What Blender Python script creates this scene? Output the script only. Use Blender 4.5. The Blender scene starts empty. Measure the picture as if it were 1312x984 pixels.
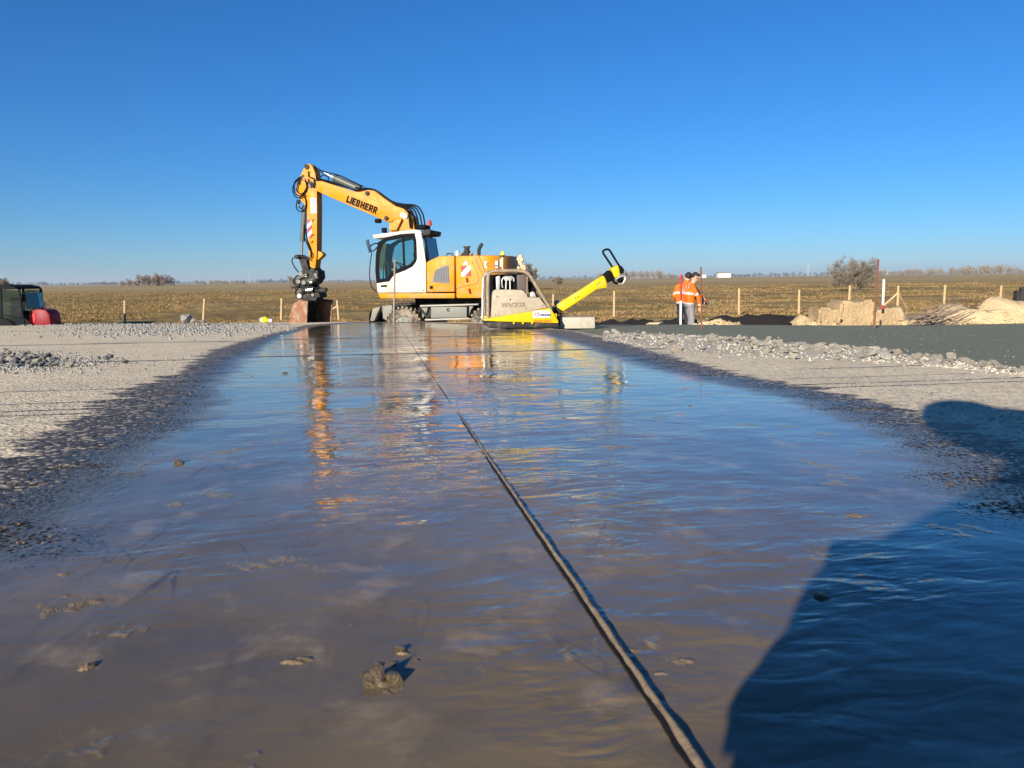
import bpy, bmesh, math, random
import numpy as np
from mathutils import Vector, Matrix, noise as mnoise
R = math.radians
random.seed(7)
rng = np.random.default_rng(11)
SC = bpy.context.scene
COL = SC.collection

# ------------------------------------------------------------------ camera
H = 0.35                      # a phone held low over the wet slab
F = 984.0                     # focal length in photo pixels (1312 x 984)
PITCH, ROLL = 7.75, -0.72
cam_d = bpy.data.cameras.new('camera')
cam = bpy.data.objects.new('camera', cam_d)
COL.objects.link(cam)
cam_d.sensor_fit = 'HORIZONTAL'
cam_d.sensor_width = 36.0
cam_d.lens = 36.0 * F / 1312.0
cam_d.clip_start = 0.01
cam_d.clip_end = 20000
CAMROT = Matrix.Rotation(R(90 - PITCH), 3, 'X') @ Matrix.Rotation(R(ROLL), 3, 'Z')
cam.matrix_world = Matrix.Translation((0, 0, H)) @ CAMROT.to_4x4()
cam_d.dof.use_dof = True
cam_d.dof.focus_distance = 13.0
cam_d.dof.aperture_fstop = 13.0
SC.camera = cam

# ------------------------------------------------------------------ light
SUN_EL, SUN_AZ = 17.5, 207.0          # azimuth clockwise from +Y
w = bpy.data.worlds.new('World'); SC.world = w; w.use_nodes = True
nt = w.node_tree; nt.nodes.clear()
sky = nt.nodes.new('ShaderNodeTexSky'); sky.sky_type = 'NISHITA'; sky.sun_disc = False
sky.sun_elevation = R(SUN_EL); sky.sun_rotation = R(SUN_AZ)
sky.altitude = 0; sky.air_density = 1.0; sky.dust_density = 0.0; sky.ozone_density = 10.0
hsv = nt.nodes.new('ShaderNodeHueSaturation'); hsv.inputs['Saturation'].default_value = 1.05
bg = nt.nodes.new('ShaderNodeBackground'); bg.inputs['Strength'].default_value = 0.064
wo = nt.nodes.new('ShaderNodeOutputWorld')
nt.links.new(sky.outputs[0], hsv.inputs['Color']); nt.links.new(hsv.outputs[0], bg.inputs[0]); nt.links.new(bg.outputs[0], wo.inputs[0])
sd = bpy.data.lights.new('sun', 'SUN'); sd.energy = 5.0; sd.angle = R(0.53); sd.color = (1.0, 0.91, 0.79)
sun = bpy.data.objects.new('sun', sd); COL.objects.link(sun)
tosun = Vector((math.sin(R(SUN_AZ)) * math.cos(R(SUN_EL)), math.cos(R(SUN_AZ)) * math.cos(R(SUN_EL)), math.sin(R(SUN_EL))))
sun.rotation_euler = tosun.to_track_quat('Z', 'Y').to_euler()
sun.location = tosun * 50
SC.view_settings.view_transform = 'Standard'; SC.view_settings.look = 'None'
SC.view_settings.exposure = 1.0; SC.view_settings.gamma = 1.0
SC.cycles.max_bounces = 5; SC.cycles.diffuse_bounces = 3; SC.cycles.glossy_bounces = 3
SC.cycles.volume_bounces = 0

# ------------------------------------------------------------------ pixel helpers
CAMP = Vector((0, 0, H))
def ray(px, py):
    return (CAMROT @ Vector(((px - 656) / F, -(py - 492) / F, -1.0)))
SLOPE = 0.0367
def zslab(x, y):
    return -SLOPE * max(y, -2.0)
def on_slab(px, py):                   # the sloping slab
    d = ray(px, py); t = H / (-d.z - SLOPE * d.y)
    return CAMP + d * t
def at_dist(px, py, dist):             # the point at a forward distance
    d = ray(px, py); return CAMP + d * (dist / d.y)
def on_z(px, py, z):
    d = ray(px, py); return CAMP + d * ((z - H) / d.z)
class Frame:                           # a thing's own axes, for pixel -> local
    def __init__(s, loc, rotz):
        s.m = Matrix.Translation(loc) @ Matrix.Rotation(rotz, 4, 'Z'); s.i = s.m.inverted()
        s.o = s.i @ CAMP; s.r = s.i.to_3x3()
    def P(s, px, py, y):
        d = s.r @ ray(px, py); t = (y - s.o.y) / d.y; p = s.o + d * t
        return (p.x, p.z)
    def PX(s, px, py, x):
        d = s.r @ ray(px, py); t = (x - s.o.x) / d.x; p = s.o + d * t
        return (p.y, p.z)

# ------------------------------------------------------------------ materials
MATS = {}
def nodes(name):
    m = bpy.data.materials.new(name); m.use_nodes = True; t = m.node_tree
    return m, t, t.nodes['Principled BSDF'], t.nodes['Material Output']
def N(t, kind, **kw):
    n = t.nodes.new(kind)
    for k, v in kw.items():
        if k in n.inputs: n.inputs[k].default_value = v
        else: setattr(n, k, v)
    return n
def L(t, a, b): t.links.new(a, b)
def math_(t, op, a, b=None, clamp=False):
    n = t.nodes.new('ShaderNodeMath'); n.operation = op; n.use_clamp = clamp
    for i, v in enumerate((a, b)):
        if v is None: continue
        if isinstance(v, (int, float)): n.inputs[i].default_value = v
        else: t.links.new(v, n.inputs[i])
    return n.outputs[0]
def sstep(t, x, a, b):
    n = t.nodes.new('ShaderNodeMapRange'); n.interpolation_type = 'SMOOTHSTEP'
    n.inputs['From Min'].default_value = a; n.inputs['From Max'].default_value = b
    t.links.new(x, n.inputs['Value']); return n.outputs[0]
def mixc(t, f, a, b):
    n = t.nodes.new('ShaderNodeMix'); n.data_type = 'RGBA'
    for s, v in ((n.inputs[0], f), (n.inputs[6], a), (n.inputs[7], b)):
        if isinstance(v, tuple): s.default_value = (*v, 1) if len(v) == 3 else v
        elif isinstance(v, (int, float)): s.default_value = v
        else: t.links.new(v, s)
    return n.outputs[2]
def mixf(t, f, a, b):
    n = t.nodes.new('ShaderNodeMix'); n.data_type = 'FLOAT'
    for s, v in ((n.inputs[0], f), (n.inputs[2], a), (n.inputs[3], b)):
        if isinstance(v, (int, float)): s.default_value = v
        else: t.links.new(v, s)
    return n.outputs[0]
def noise_(t, co, scale, detail=3.0, rough=0.55, dist=0.0):
    n = N(t, 'ShaderNodeTexNoise', Scale=scale, Detail=detail, Roughness=rough, Distortion=dist)
    t.links.new(co, n.inputs['Vector']); return n.outputs[0]
def vor(t, co, scale, out='Distance', feature='F1', rand=1.0):
    n = N(t, 'ShaderNodeTexVoronoi', Scale=scale, Randomness=rand); n.feature = feature
    t.links.new(co, n.inputs['Vector']); return n.outputs[out]
def bump(t, h, dist=1.0, strength=1.0, normal=None):
    n = t.nodes.new('ShaderNodeBump'); n.inputs['Distance'].default_value = dist; n.inputs['Strength'].default_value = strength
    t.links.new(h, n.inputs['Height'])
    if normal: t.links.new(normal, n.inputs['Normal'])
    return n.outputs[0]
def mapping(t, co, scale=(1, 1, 1), rot=(0, 0, 0)):
    n = t.nodes.new('ShaderNodeMapping'); n.inputs['Scale'].default_value = scale; n.inputs['Rotation'].default_value = rot
    t.links.new(co, n.inputs['Vector']); return n.outputs[0]

def M(name, col, rough=0.6, metal=0.0, var=0.18, vs=6.0, dirt=None, da=0.0, ds=3.0, bs=0.0, bamp=0.0, coat=0.0, spec=0.28):
    if name in MATS: return MATS[name]
    m, t, p, o = nodes(name)
    co = N(t, 'ShaderNodeTexCoord').outputs['Object']
    n1 = noise_(t, co, vs, 4)
    c = mixc(t, n1, tuple(max(0, x * (1 - var)) for x in col), tuple(min(1, x * (1 + var)) for x in col))
    r = rough
    if dirt:
        n2 = noise_(t, co, ds, 6, 0.65)
        msk = sstep(t, n2, 0.62 - da * 0.35, 0.78 - da * 0.25)
        c = mixc(t, math_(t, 'MULTIPLY', msk, 0.85), c, dirt)
        r = mixf(t, msk, rough, 0.85); L(t, r, p.inputs['Roughness'])
    else: p.inputs['Roughness'].default_value = rough
    L(t, c, p.inputs['Base Color']); p.inputs['Metallic'].default_value = metal
    if coat: p.inputs['Coat Weight'].default_value = coat; p.inputs['Coat Roughness'].default_value = 0.12
    if spec is not None: p.inputs['Specular IOR Level'].default_value = spec
    if bs: L(t, bump(t, noise_(t, co, bs, 5, 0.6), bamp), p.inputs['Normal'])
    MATS[name] = m; return m

def glass_mat(name, tint, rough=0.02, dark=0.0):
    m, t, p, o = nodes(name); t.nodes.remove(p)
    tr = N(t, 'ShaderNodeBsdfTransparent', Color=(*tint, 1)); gl = N(t, 'ShaderNodeBsdfGlossy', Roughness=rough)
    gl.inputs['Color'].default_value = (1, 1, 1, 1)
    fr = N(t, 'ShaderNodeFresnel', IOR=1.5)
    mx = t.nodes.new('ShaderNodeMixShader'); L(t, fr.outputs[0], mx.inputs[0]); L(t, tr.outputs[0], mx.inputs[1]); L(t, gl.outputs[0], mx.inputs[2])
    L(t, mx.outputs[0], o.inputs[0]); MATS[name] = m; return m

DUST = (0.42, 0.34, 0.22)
yellow = M('machine_yellow', (0.54, 0.195, 0.001), 0.45, var=0.07, vs=3, dirt=(0.36, 0.225, 0.085), da=0.48, ds=3.5, spec=0.22)
cyellow = M('compactor_yellow', (0.58, 0.38, 0.004), 0.42, var=0.08, dirt=DUST, da=0.22, ds=9)
white = M('cab_white', (0.50, 0.485, 0.435), 0.4, var=0.05, dirt=(0.38, 0.33, 0.245), da=0.5, ds=3.5)
black = M('black_plastic', (0.005, 0.005, 0.006), 0.75, var=0.3, spec=0.08)
rubber = M('rubber_hose', (0.006, 0.006, 0.007), 0.7, var=0.3, spec=0.10)
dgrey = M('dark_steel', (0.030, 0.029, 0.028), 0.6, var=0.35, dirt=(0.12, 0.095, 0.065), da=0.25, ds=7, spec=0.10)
cylgrey = M('cylinder_grey', (0.075, 0.085, 0.075), 0.4, var=0.15, dirt=(0.2, 0.17, 0.12), da=0.15)
chrome = M('chrome_rod', (0.55, 0.55, 0.55), 0.18, metal=1.0, var=0.05)
lgrey = M('chassis_grey', (0.15, 0.155, 0.135), 0.55, var=0.15, dirt=(.26, .21, .14), da=0.35, ds=4)
rust = M('rusty_steel', (0.19, 0.085, 0.045), 0.75, var=0.5, vs=9, dirt=(0.27, 0.20, 0.145), da=0.55, ds=4, bs=60, bamp=0.002)
rustrod = M('rusty_rod', (0.145, 0.06, 0.032), 0.8, var=0.35, vs=30)
tyre = M('tyre_muddy', (0.045, 0.042, 0.038), 0.85, var=0.3, dirt=(0.27, 0.215, 0.15), da=0.6, ds=4)
mudtyre = M('tyre_tread_dusty', (0.235, 0.19, 0.13), 0.9, var=0.25, vs=9, bs=30, bamp=0.006)
grille = M('grille_grey', (0.10, 0.105, 0.11), 0.55, metal=0.2, var=0.1)
red = M('sign_red', (0.36, 0.010, 0.012), 0.45, var=0.08)
darkred = M('handle_red', (0.22, 0.012, 0.01), 0.5)
swhite = M('sign_white', (0.55, 0.545, 0.53), 0.45, var=0.05)
lensred = M('beacon_red', (0.45, 0.03, 0.015), 0.25, var=0.1)
glass = glass_mat('cab_glass', (0.72, 0.86, 0.88))
glassd = glass_mat('rear_glass', (0.13, 0.24, 0.36))
mirror = M('mirror_back', (0.03, 0.05, 0.09), 0.3)
beige = M('dusty_shell', (0.33, 0.28, 0.205), 0.75, var=0.12, vs=9, dirt=(0.40, 0.345, 0.26), da=0.4, ds=14, bs=50, bamp=0.001)
frametube = M('dusty_tube', (0.20, 0.165, 0.115), 0.7, var=0.25, dirt=(0.36, 0.24, 0.15), da=0.45, ds=9)
silver = M('silver_metal', (0.50, 0.49, 0.46), 0.4, metal=0.5, var=0.15, dirt=DUST, da=0.3)
brownp = M('brown_panel', (0.085, 0.066, 0.058), 0.6, var=0.15)
mudtan = M('dried_mud', (0.52, 0.40, 0.25), 0.9, var=0.25, vs=30)
tapey = M('yellow_cap', (0.80, 0.72, 0.02), 0.4)
orange_paint = M('orange_spray', (0.80, 0.19, 0.01), 0.6)
pink = M('pink_paint', (0.70, 0.10, 0.16), 0.6)
woodp = M('raw_wood', (0.42, 0.29, 0.155), 0.8, var=0.25, vs=5, bs=60, bamp=0.002)
bark = M('bark', (0.135, 0.105, 0.085), 0.9, var=0.3)
concrete = M('block_concrete', (0.36, 0.325, 0.26), 0.85, var=0.12, vs=9, dirt=(0.27, 0.22, 0.16), da=0.25, ds=6, bs=70, bamp=0.003)
stickw = M('sticker_white', (0.52, 0.52, 0.53), 0.4, var=0.03)
ink = M('ink_black', (0.004, 0.004, 0.005), 0.6, spec=0.05)
inkb = M('ink_blue_grey', (0.10, 0.12, 0.20), 0.5)

# ------------------------------------------------------------------ mesh helpers
class MB:
    def __init__(s): s.bm = bmesh.new()
    def box(s, c, size, rot=None, bevel=0.0):
        r = bmesh.ops.create_cube(s.bm, size=1.0); vs = r['verts']
        m = Matrix.Translation(c) @ (rot.to_4x4() if rot else Matrix()) @ Matrix.Diagonal((*size, 1))
        bmesh.ops.transform(s.bm, matrix=m, verts=vs)
        if bevel:
            es = list({e for v in vs for e in v.link_edges}); bmesh.ops.bevel(s.bm, geom=es, offset=bevel, segments=2, affect='EDGES', profile=0.5)
        return s
    def cyl(s, p0, p1, r0, r1=None, n=14):
        p0, p1 = Vector(p0), Vector(p1); r1 = r0 if r1 is None else r1
        q = (p1 - p0).to_track_quat('Z', 'Y'); ln = (p1 - p0).length
        r = bmesh.ops.create_cone(s.bm, cap_ends=True, segments=n, radius1=r0, radius2=r1, depth=ln)
        bmesh.ops.transform(s.bm, matrix=Matrix.Translation((p0 + p1) / 2) @ q.to_matrix().to_4x4(), verts=r['verts']); return s
    def ball(s, c, r, sub=2, scale=(1, 1, 1), rot=None):
        a = bmesh.ops.create_icosphere(s.bm, subdivisions=sub, radius=r)
        bmesh.ops.transform(s.bm, matrix=Matrix.Translation(c) @ (rot.to_4x4() if rot else Matrix()) @ Matrix.Diagonal((*scale, 1)), verts=a['verts']); return s
    def tube(s, pts, r, n=8, smooth=0, closed=False):
        pts = [Vector(p) for p in pts]
        if smooth: pts = catmull(pts, smooth)
        rs = r if isinstance(r, (list, tuple)) else [r] * len(pts)
        if len(rs) != len(pts): rs = [np.interp(i / (len(pts) - 1), np.linspace(0, 1, len(rs)), rs) for i in range(len(pts))]
        up = None; rings = []
        for i, p in enumerate(pts):
            a = pts[max(i - 1, 0)]; b = pts[min(i + 1, len(pts) - 1)]; d = (b - a).normalized()
            if up is None:
                up = Vector((0, 0, 1)) if abs(d.z) < 0.9 else Vector((1, 0, 0))
            side = d.cross(up).normalized(); up = side.cross(d).normalized()
            rings.append([s.bm.verts.new(p + (side * math.cos(k * 2 * math.pi / n) + up * math.sin(k * 2 * math.pi / n)) * rs[i]) for k in range(n)])
        for a, b in zip(rings, rings[1:]):
            for k in range(n):
                s.bm.faces.new((a[k], a[(k + 1) % n], b[(k + 1) % n], b[k]))
        s.bm.faces.new(rings[0][::-1]); s.bm.faces.new(rings[-1]); return s
    def prism(s, poly, y0, y1, bevel=0.0, seg=2):      # poly = (x, z) outline, extruded along local y
        vs = [s.bm.verts.new((x, y0, z)) for x, z in poly]; f = s.bm.faces.new(vs)
        r = bmesh.ops.extrude_face_region(s.bm, geom=[f]); nv = [g for g in r['geom'] if isinstance(g, bmesh.types.BMVert)]
        for v in nv: v.co.y = y1
        if bevel:
            es = list({e for v in vs + nv for e in v.link_edges}); bmesh.ops.bevel(s.bm, geom=es, offset=bevel, segments=seg, affect='EDGES', profile=0.5)
        return s
    def plan(s, poly, z0, z1, bevel=0.0):               # poly = (x, y) outline, extruded along z
        vs = [s.bm.verts.new((x, y, z0)) for x, y in poly]; f = s.bm.faces.new(vs)
        r = bmesh.ops.extrude_face_region(s.bm, geom=[f]); nv = [g for g in r['geom'] if isinstance(g, bmesh.types.BMVert)]
        for v in nv: v.co.z = z1
        if bevel:
            es = list({e for v in vs + nv for e in v.link_edges}); bmesh.ops.bevel(s.bm, geom=es, offset=bevel, segments=2, affect='EDGES', profile=0.5)
        return s
    def ring(s, outer, inner, y0, y1):                   # a frame between two outlines with equal counts
        n = len(outer); A = [[s.bm.verts.new((x, y, z)) for x, z in pl] for pl in (outer, inner) for y in (y0, y1)]
        o0, o1, i0, i1 = A
        for k in range(n):
            j = (k + 1) % n
            for q in ((o0[k], o0[j], i0[j], i0[k]), (o1[k], i1[k], i1[j], o1[j]), (o0[k], o1[k], o1[j], o0[j]), (i0[k], i0[j], i1[j], i1[k])):
                s.bm.faces.new(q)
        return s
    def build(s, name, mat, parent=None, smooth=None):
        bmesh.ops.recalc_face_normals(s.bm, faces=s.bm.faces)
        me = bpy.data.meshes.new(name); s.bm.to_mesh(me); s.bm.free()
        if mat: me.materials.append(mat)
        if smooth is not None: shade(me, smooth)
        o = bpy.data.objects.new(name, me); COL.objects.link(o); o.parent = parent; return o
def shade(me, ang=35):
    me.polygons.foreach_set('use_smooth', [True] * len(me.polygons)); me.set_sharp_from_angle(angle=R(ang))
def catmull(pts, k):
    out = []
    P = [pts[0]] + pts + [pts[-1]]
    for i in range(1, len(P) - 2):
        a, b, c, d = P[i - 1:i + 3]
        for j in range(k):
            t = j / k
            out.append(0.5 * ((2 * b) + (c - a) * t + (2 * a - 5 * b + 4 * c - d) * t * t + (3 * b - a - 3 * c + d) * t ** 3))
    out.append(pts[-1]); return out
def raw(name, V, Fc, mat, parent=None, smooth=False):
    me = bpy.data.meshes.new(name)
    V = np.asarray(V, dtype=np.float32); Fc = np.asarray(Fc, dtype=np.int32)
    n = Fc.shape[1]
    me.vertices.add(len(V)); me.vertices.foreach_set('co', V.ravel())
    me.loops.add(Fc.size); me.loops.foreach_set('vertex_index', Fc.ravel())
    me.polygons.add(len(Fc)); me.polygons.foreach_set('loop_start', np.arange(0, Fc.size, n, dtype=np.int32))
    if smooth: me.polygons.foreach_set('use_smooth', np.ones(len(Fc), dtype=bool))
    me.update(calc_edges=True); me.validate()
    if mat: me.materials.append(mat)
    o = bpy.data.objects.new(name, me); COL.objects.link(o); o.parent = parent; return o
def tag(o, label=None, cat=None, group=None, kind=None):
    if label: o['label'] = label
    if cat: o['category'] = cat
    if group: o['group'] = group
    if kind: o['kind'] = kind
    return o
def thing(name, label, cat, loc=(0, 0, 0), rotz=0.0, group=None):
    o = bpy.data.objects.new(name, None); COL.objects.link(o); o.location = loc; o.rotation_euler = (0, 0, rotz)
    o.empty_display_size = 0.1
    return tag(o, label, cat, group)
def text(name, body, org, xdir, ydir, size, mat, parent, bold=0.0, align='LEFT', ext=0.002):
    c = bpy.data.curves.new(name, 'FONT'); c.body = body; c.size = size; c.extrude = ext; c.offset = bold; c.align_x = align
    t = bpy.data.objects.new(name + '_curve', c); COL.objects.link(t)
    dg = bpy.context.evaluated_depsgraph_get(); me = bpy.data.meshes.new_from_object(t.evaluated_get(dg))
    bpy.data.objects.remove(t); bpy.data.curves.remove(c)
    x = Vector(xdir).normalized(); y = Vector(ydir).normalized(); z = x.cross(y)
    me.transform(Matrix.Translation(org) @ Matrix((x, y, z)).transposed().to_4x4())
    me.materials.clear(); me.materials.append(mat)
    o = bpy.data.objects.new(name, me); COL.objects.link(o); o.parent = parent; return o

# value noise on arrays
def vnoise(x, y, seed=0):
    xi = np.floor(x).astype(np.int64); yi = np.floor(y).astype(np.int64); fx = x - xi; fy = y - yi
    fx = fx * fx * (3 - 2 * fx); fy = fy * fy * (3 - 2 * fy)
    def h(a, b):
        n = (a * 374761393 + b * 668265263 + seed * 1442695041) & 0x7fffffff
        n = ((n ^ (n >> 13)) * 1274126177) & 0x7fffffff
        return ((n ^ (n >> 16)) & 0xffff) / 65535.0
    return (h(xi, yi) * (1 - fx) + h(xi + 1, yi) * fx) * (1 - fy) + (h(xi, yi + 1) * (1 - fx) + h(xi + 1, yi + 1) * fx) * fy
def fbm(x, y, seed=0, o=4):
    v = 0; a = 0.5
    for i in range(o): v = v + a * (vnoise(x * 2 ** i, y * 2 ** i, seed + i) - 0.5); a *= 0.5
    return v
def poly_sd(P, poly):                  # signed distance to a closed outline, positive inside
    poly = np.array(poly); d2 = np.full(len(P), 1e9); ins = np.zeros(len(P), bool)
    for a, b in zip(poly, np.roll(poly, -1, 0)):
        e = b - a; wv = P - a; t = np.clip((wv @ e) / (e @ e), 0, 1)
        d2 = np.minimum(d2, ((wv - t[:, None] * e) ** 2).sum(1))
        c = (a[1] > P[:, 1]) != (b[1] > P[:, 1])
        xs = (b[0] - a[0]) * (P[:, 1] - a[1]) / ((b[1] - a[1]) if b[1] != a[1] else 1e-9) + a[0]
        ins ^= c & (P[:, 0] < xs)
    return np.sqrt(d2) * np.where(ins, 1, -1)
def star_R(poly, az):
    poly = np.array(poly); d = np.stack([np.sin(az), np.cos(az)], 1); best = np.full(len(az), 0.0)
    for a, b in zip(poly, np.roll(poly, -1, 0)):
        e = b - a; den = d[:, 0] * (-e[1]) + d[:, 1] * e[0]; den = np.where(np.abs(den) < 1e-9, 1e-9, den)
        t = (a[0] * (-e[1]) + a[1] * e[0]) / den; s = (d[:, 0] * a[1] - d[:, 1] * a[0]) / den
        ok = (t > 0) & (s >= -1e-6) & (s <= 1 + 1e-6); best = np.where(ok & (t > best), t, best)
    return best
def star_grid(poly, rows, az, rmin=0.12):
    Rr = star_R(poly, az); k = np.arange(rows + 1) / rows
    r = rmin * (Rr[None, :] / rmin) ** k[:, None]
    X = (r * np.sin(az)[None, :]).ravel(); Y = (r * np.cos(az)[None, :]).ravel(); n = len(az)
    i = np.arange(rows)[:, None] * n; j = np.arange(n)[None, :]; j2 = (j + 1) % n
    Fc = np.stack([i + j, i + j2, i + n + j2, i + n + j], -1).reshape(-1, 4)
    return X, Y, Fc
AZ = np.concatenate([np.radians(np.linspace(-40, 40, 560)), np.radians(np.linspace(40, 320, 120)[1:-1])])

def G(pxs): return [tuple(on_slab(*p)[:2]) for p in pxs]
def setattr_f(o, name, vals):
    a = o.data.attributes.new(name, 'FLOAT', 'POINT'); a.data.foreach_set('value', np.asarray(vals, np.float32))

# ================================================================== THE SETTING
# outlines on the slab, measured from the photograph
far_left = G([(-60, 415.5), (60, 415), (200, 415), (300, 414), (400, 412.5), (500, 412), (610, 413), (660, 417), (730, 423), (775, 431)])
rub = G([(830, 437), (900, 444), (985, 452), (1075, 458), (1150, 463), (1230, 469), (1320, 477)])
slab_poly = [(-26, 20), (-17.5, 23.6)] + far_left + rub + [(5.4, 2.6), (6.2, -2), (5, -6), (-8, -7), (-22, -5)]
water_px_l = [(0, 690), (35, 648), (85, 606), (150, 572), (205, 541), (240, 518), (240, 500), (266, 479), (285, 465), (318, 448), (350, 432), (395, 419)]
water_px_far = [(450, 414), (560, 414), (640, 418), (700, 427)]
water_px_r = [(770, 447), (850, 470), (930, 488), (1010, 503), (1085, 520), (1135, 541), (1190, 566), (1240, 598), (1320, 655)]
water_poly = G(water_px_l + water_px_far + water_px_r) + [(2.2, 1.4), (2.2, -1.6), (-1.4, -1.6), (-1.05, 0.2)]
damp_px_l = [(0, 580), (60, 556), (125, 524), (165, 497), (225, 478), (262, 452), (300, 440), (345, 428), (392, 416)]
damp_px_r = [(735, 424), (800, 439), (865, 458), (925, 472), (1010, 490), (1090, 505), (1130, 513), (1180, 528), (1250, 552), (1320, 575)]
damp_poly = G(damp_px_l + [(450, 412.6), (560, 412.6), (640, 415.5)] + damp_px_r) + [(3.4, 1.6), (3.3, -2), (-2.6, -2), (-2.3, 0.4)]

RD = Vector((-math.sin(R(10.6)), math.cos(R(10.6)))); RX = Vector((RD.y, -RD.x))
SEAMS = [((60, 516), 0.022), ((130, 463.5), 0.10), ((130, 440.5), 0.16), ((60, 424.5), 0.22), ((1060, 497), 0.03), ((1180, 488), 0.03), ((980, 474), 0.03)]
def seam_nodes(t, co, pick=None):
    wob = noise_(t, co, 2.2, 4, 0.6); acc = None
    d = t.nodes.new('ShaderNodeVectorMath'); d.operation = 'DOT_PRODUCT'; d.inputs[1].default_value = (RD.x, RD.y, 0); L(t, co, d.inputs[0])
    u = math_(t, 'ADD', d.outputs['Value'], math_(t, 'MULTIPLY', wob, 0.10))
    for k, (sp, wdt) in enumerate(SEAMS):
        if pick is not None and k not in pick: continue
        q = on_slab(*sp); s0 = q.x * RD.x + q.y * RD.y + 0.05
        v = math_(t, 'SUBTRACT', 1.25, math_(t, 'MULTIPLY', math_(t, 'ABSOLUTE', math_(t, 'SUBTRACT', u, s0)), 1.0 / wdt))
        acc = v if acc is None else math_(t, 'MAXIMUM', acc, v)
    return math_(t, 'MINIMUM', math_(t, 'MAXIMUM', acc, 0.0), 1.0)
def slab_material():
    m, t, p, o = nodes('exposed_aggregate')
    co = N(t, 'ShaderNodeTexCoord').outputs['Object']
    damp = N(t, 'ShaderNodeAttribute', attribute_name='damp').outputs['Fac']
    line = seam_nodes(t, co)
    v = N(t, 'ShaderNodeTexVoronoi', Scale=78.0); L(t, co, v.inputs['Vector'])
    vd, vc = v.outputs['Distance'], v.outputs['Color']
    v2 = vor(t, co, 48.0)
    sep = N(t, 'ShaderNodeSeparateColor'); L(t, vc, sep.inputs[0])
    big = noise_(t, co, 0.9, 5, 0.6); mid = noise_(t, co, 7.0, 4, 0.65); fine = noise_(t, co, 60, 3)
    peb = mixc(t, sep.outputs[0], (0.46, 0.36, 0.225), (0.99, 0.86, 0.60))
    peb = mixc(t, sstep(t, sep.outputs[1], 0.86, 0.9), peb, (0.15, 0.13, 0.115))
    mortar = mixc(t, sstep(t, vd, 0.35, 0.75), peb, (0.62, 0.50, 0.32))
    dust = mixc(t, math_(t, 'MULTIPLY', sstep(t, mid, 0.4, 0.8), 0.7), mortar, (0.78, 0.65, 0.44))
    dry = mixc(t, sstep(t, big, 0.4, 0.68), dust, mixc(t, 0.4, dust, (0.45, 0.365, 0.245)))
    vb = N(t, 'ShaderNodeTexVoronoi', Scale=30.0); L(t, co, vb.inputs['Vector']); sb = N(t, 'ShaderNodeSeparateColor'); L(t, vb.outputs['Color'], sb.inputs[0])
    bigst = math_(t, 'MULTIPLY', sstep(t, sb.outputs[2], 0.80, 0.82), sstep(t, vb.outputs['Distance'], 0.42, 0.34))
    dry = mixc(t, bigst, dry, mixc(t, sb.outputs[0], (0.30, 0.26, 0.205), (0.72, 0.63, 0.48)))
    dry = mixc(t, math_(t, 'MULTIPLY', sstep(t, noise_(t, mapping(t, co, (0.7, 2.2, 1)), 1.0, 6, 0.7), 0.58, 0.74), 0.5), dry, (0.26, 0.205, 0.14))
    wetpeb = mixc(t, sep.outputs[0], (0.030, 0.024, 0.018), (0.115, 0.092, 0.068))
    wetpeb = mixc(t, sstep(t, sep.outputs[1], 0.80, 0.84), wetpeb, (0.42, 0.34, 0.235))
    e = math_(t, 'ADD', damp, math_(t, 'MULTIPLY', math_(t, 'SUBTRACT', noise_(t, mapping(t, co, (2.4, 6, 5), (0, 0, R(-12))), 1.0, 8, 0.74), 0.5), 0.75))
    e = math_(t, 'MAXIMUM', e, math_(t, 'SUBTRACT', math_(t, 'ADD', line, math_(t, 'MULTIPLY', math_(t, 'SUBTRACT', noise_(t, mapping(t, co, (1.1, 3.5, 2)), 1.0, 6, 0.72), 0.5), 2.6)), 0.75))
    wet = sstep(t, e, -0.015, 0.035)
    L(t, mixc(t, wet, dry, wetpeb), p.inputs['Base Color'])
    L(t, mixf(t, wet, 0.9, 0.5), p.inputs['Roughness'])
    L(t, mixf(t, wet, 0.3, 0.18), p.inputs['Specular IOR Level'])
    hgt = math_(t, 'ADD', math_(t, 'MULTIPLY', math_(t, 'SUBTRACT', 1.0, vd), 0.0022), math_(t, 'MULTIPLY', v2, -0.0022))
    hgt = math_(t, 'ADD', hgt, math_(t, 'MULTIPLY', mid, 0.006))
    L(t, bump(t, hgt), p.inputs['Normal'])
    return m
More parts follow.
